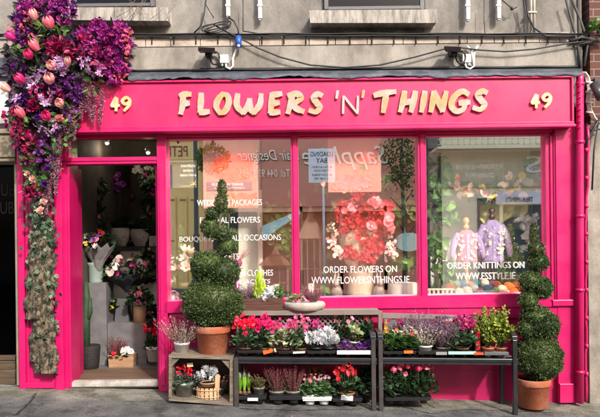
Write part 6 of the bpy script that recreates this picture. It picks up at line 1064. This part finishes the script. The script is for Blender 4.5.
for k in range(6): m2 = MB(); c = dk(429.5+k*4.4, .2); m2.lathe(c, [(.02, 0), (.012, .015), (.02, .05), (.014, .08), (.02, .10)], 12); obj('baluster', m2, mat('pale_baluster', (.5, .46, .36), .7), t)
a_, b_ = dk(427.5, .2), dk(454, .2); m.box(a_.x, b_.x, .175, .225, zdk+.10, zdk+.115); obj('rail', m, MATS['pale_baluster'], t)
t = thing('muslin_drape', 'soft yellow muslin bunched behind the lilac cardigan', 'cloth', loc(510, 215, .8)); m = MB(); V = []; F = []
P_ = [(478, 214), (486, 200), (500, 205), (512, 203), (524, 194), (530, 210), (522, 222), (512, 236), (500, 226), (488, 222)]
for i in range(17):
    for j in range(13):
        u, v = i/16, j/12; px = 480+48*u; py = 206-8*math.sin(u*3)+(26+6*math.sin(u*7))*v*math.sin(math.pi*(u*.85+.1))**.6; V.append(loc(px, py, .78+.03*math.sin(u*22+v*3)+.02*math.sin(v*9+u*5)))
for i in range(16):
    for j in range(12): k = i*13+j; F.append((k, k+1, k+14, k+13))
m.add(V, F, 0, True); obj('cloth', m, mat('yellow_muslin', (.66, .60, .26), .8), t)
t = thing('dark_jacket', 'dark green knitted jacket with small pattern behind the lilac cardigan', 'jacket', loc(515, 290, .75)); c = loc(515, 275, .78); m = MB(); m.lathe(c, [(.19, 0), (.19, .1), (.17, .4), (.12, .48), (.05, .52)], 24, 0, 1, .5); obj('jacket_body', m, mat('dark_green_knit', (.015, .035, .028), .9, bump=.6), t)
for sg in (-1, 1): m = MB(); m.tube([c+Vector((sg*.13, 0, .46)), c+Vector((sg*.2, -.04, .3)), c+Vector((sg*.22, -.06, .08))], [.06, .06, .045], 12); obj('sleeve', m, MATS['dark_green_knit'], t)
m = MB(); P = np.array([(c.x+u, .78-.105, c.z+.14+.006*math.sin(u*90)) for u in np.linspace(-.12, .12, 12)]); m.inst(ROUND, P, rdir(RG, 12), (0, -1, 0), .022); obj('knit_pattern', m, V_WHT, t)
t = thing('white_orchid', 'white orchid spray behind the tip of the right topiary', 'orchid', dk(532, .6)); m = MB(); n = 46; P = np.array([tuple(loc(530+RG.normal()*5, 216+RG.uniform(0, 34), .55)) for k in range(n)]); m.inst(STAR5, P, rdir(RG, n), norm(RG.normal(size=(n, 3))*.4+np.array((0, -1, 0))), .08); obj('blooms', m, V_WHT, t); m = MB(); m.tube([dk(534, .6), loc(536, 230, .58), loc(530, 212, .56)], .006, 6); obj('stem', m, STEM, t)
t = thing('twisted_branch', 'bare twisted branch with trailing leaves at the left of the right window', 'branch', dk(440, .5)); m = MB(); m.tube([dk(440, .5), loc(437, 270, .5), loc(443, 255, .52), loc(434, 235, .5), loc(438, 200, .5), loc(432, 160, .5)], [.03, .028, .025, .02, .016, .01], 8); m.tube([loc(437, 268, .5), loc(448, 282, .45), loc(452, 296, .42)], .02, 8); m.tube([loc(441, 254, .52), loc(430, 262, .5)], .014, 6); obj('twig', m, mat('pale_twig', (.22, .17, .13), .85, bump=.5), t)
m = MB()
for (px, py, rx, ry, n) in ((436, 195, 7, 22, 110), (443, 170, 10, 10, 50), (436, 245, 8, 12, 60), (446, 275, 8, 10, 60), (448, 215, 6, 8, 30)): P = np.array(loc(px, py, .48))+RG.normal(size=(n, 3))*np.array((rx*.006, .05, ry*.006)); m.inst(LEAF, P, rdir(RG, n, -.5), RG.normal(size=(n, 3))+np.array((0, -1, .5)), .11, .075)
obj('foliage', m, V_GRN, t)
t = thing('flower_swag', 'swag of leaves, roses and pale blooms hung across the top of the right window', 'garland', loc(490, 180, .6)); m = MB()
sw = ((450, 184, 12, 5, 40), (470, 190, 12, 5, 46), (488, 194, 10, 4, 34), (506, 188, 12, 5, 36), (526, 182, 10, 6, 40), (538, 165, 5, 12, 26))
for (px, py, rx, ry, n) in sw: P = np.array(loc(px, py, .6))+RG.normal(size=(n, 3))*np.array((rx*.006, .04, ry*.006)); m.inst(LEAF, P, rdir(RG, n, -.3), RG.normal(size=(n, 3))+np.array((0, -1, .5)), .10, .07)
obj('leaves', m, V_DKG, t)
for nm_, mt_, k, L in (('rose_blooms', V_RAS, 5, .055), ('pale_blooms', V_PALE, 6, .10), ('yellow_blooms', V_YEL, 2, .09)):
    m = MB()
    for (px, py, rx, ry, n) in sw: P = np.array(loc(px, py, .54))+RG.normal(size=(k, 3))*np.array((rx*.007, .02, ry*.007)); m.inst(ROUND, P, rdir(RG, k), norm(RG.normal(size=(k, 3))*.4+np.array((0, -1, 0))), L)
    obj(nm_, m, mt_, t)
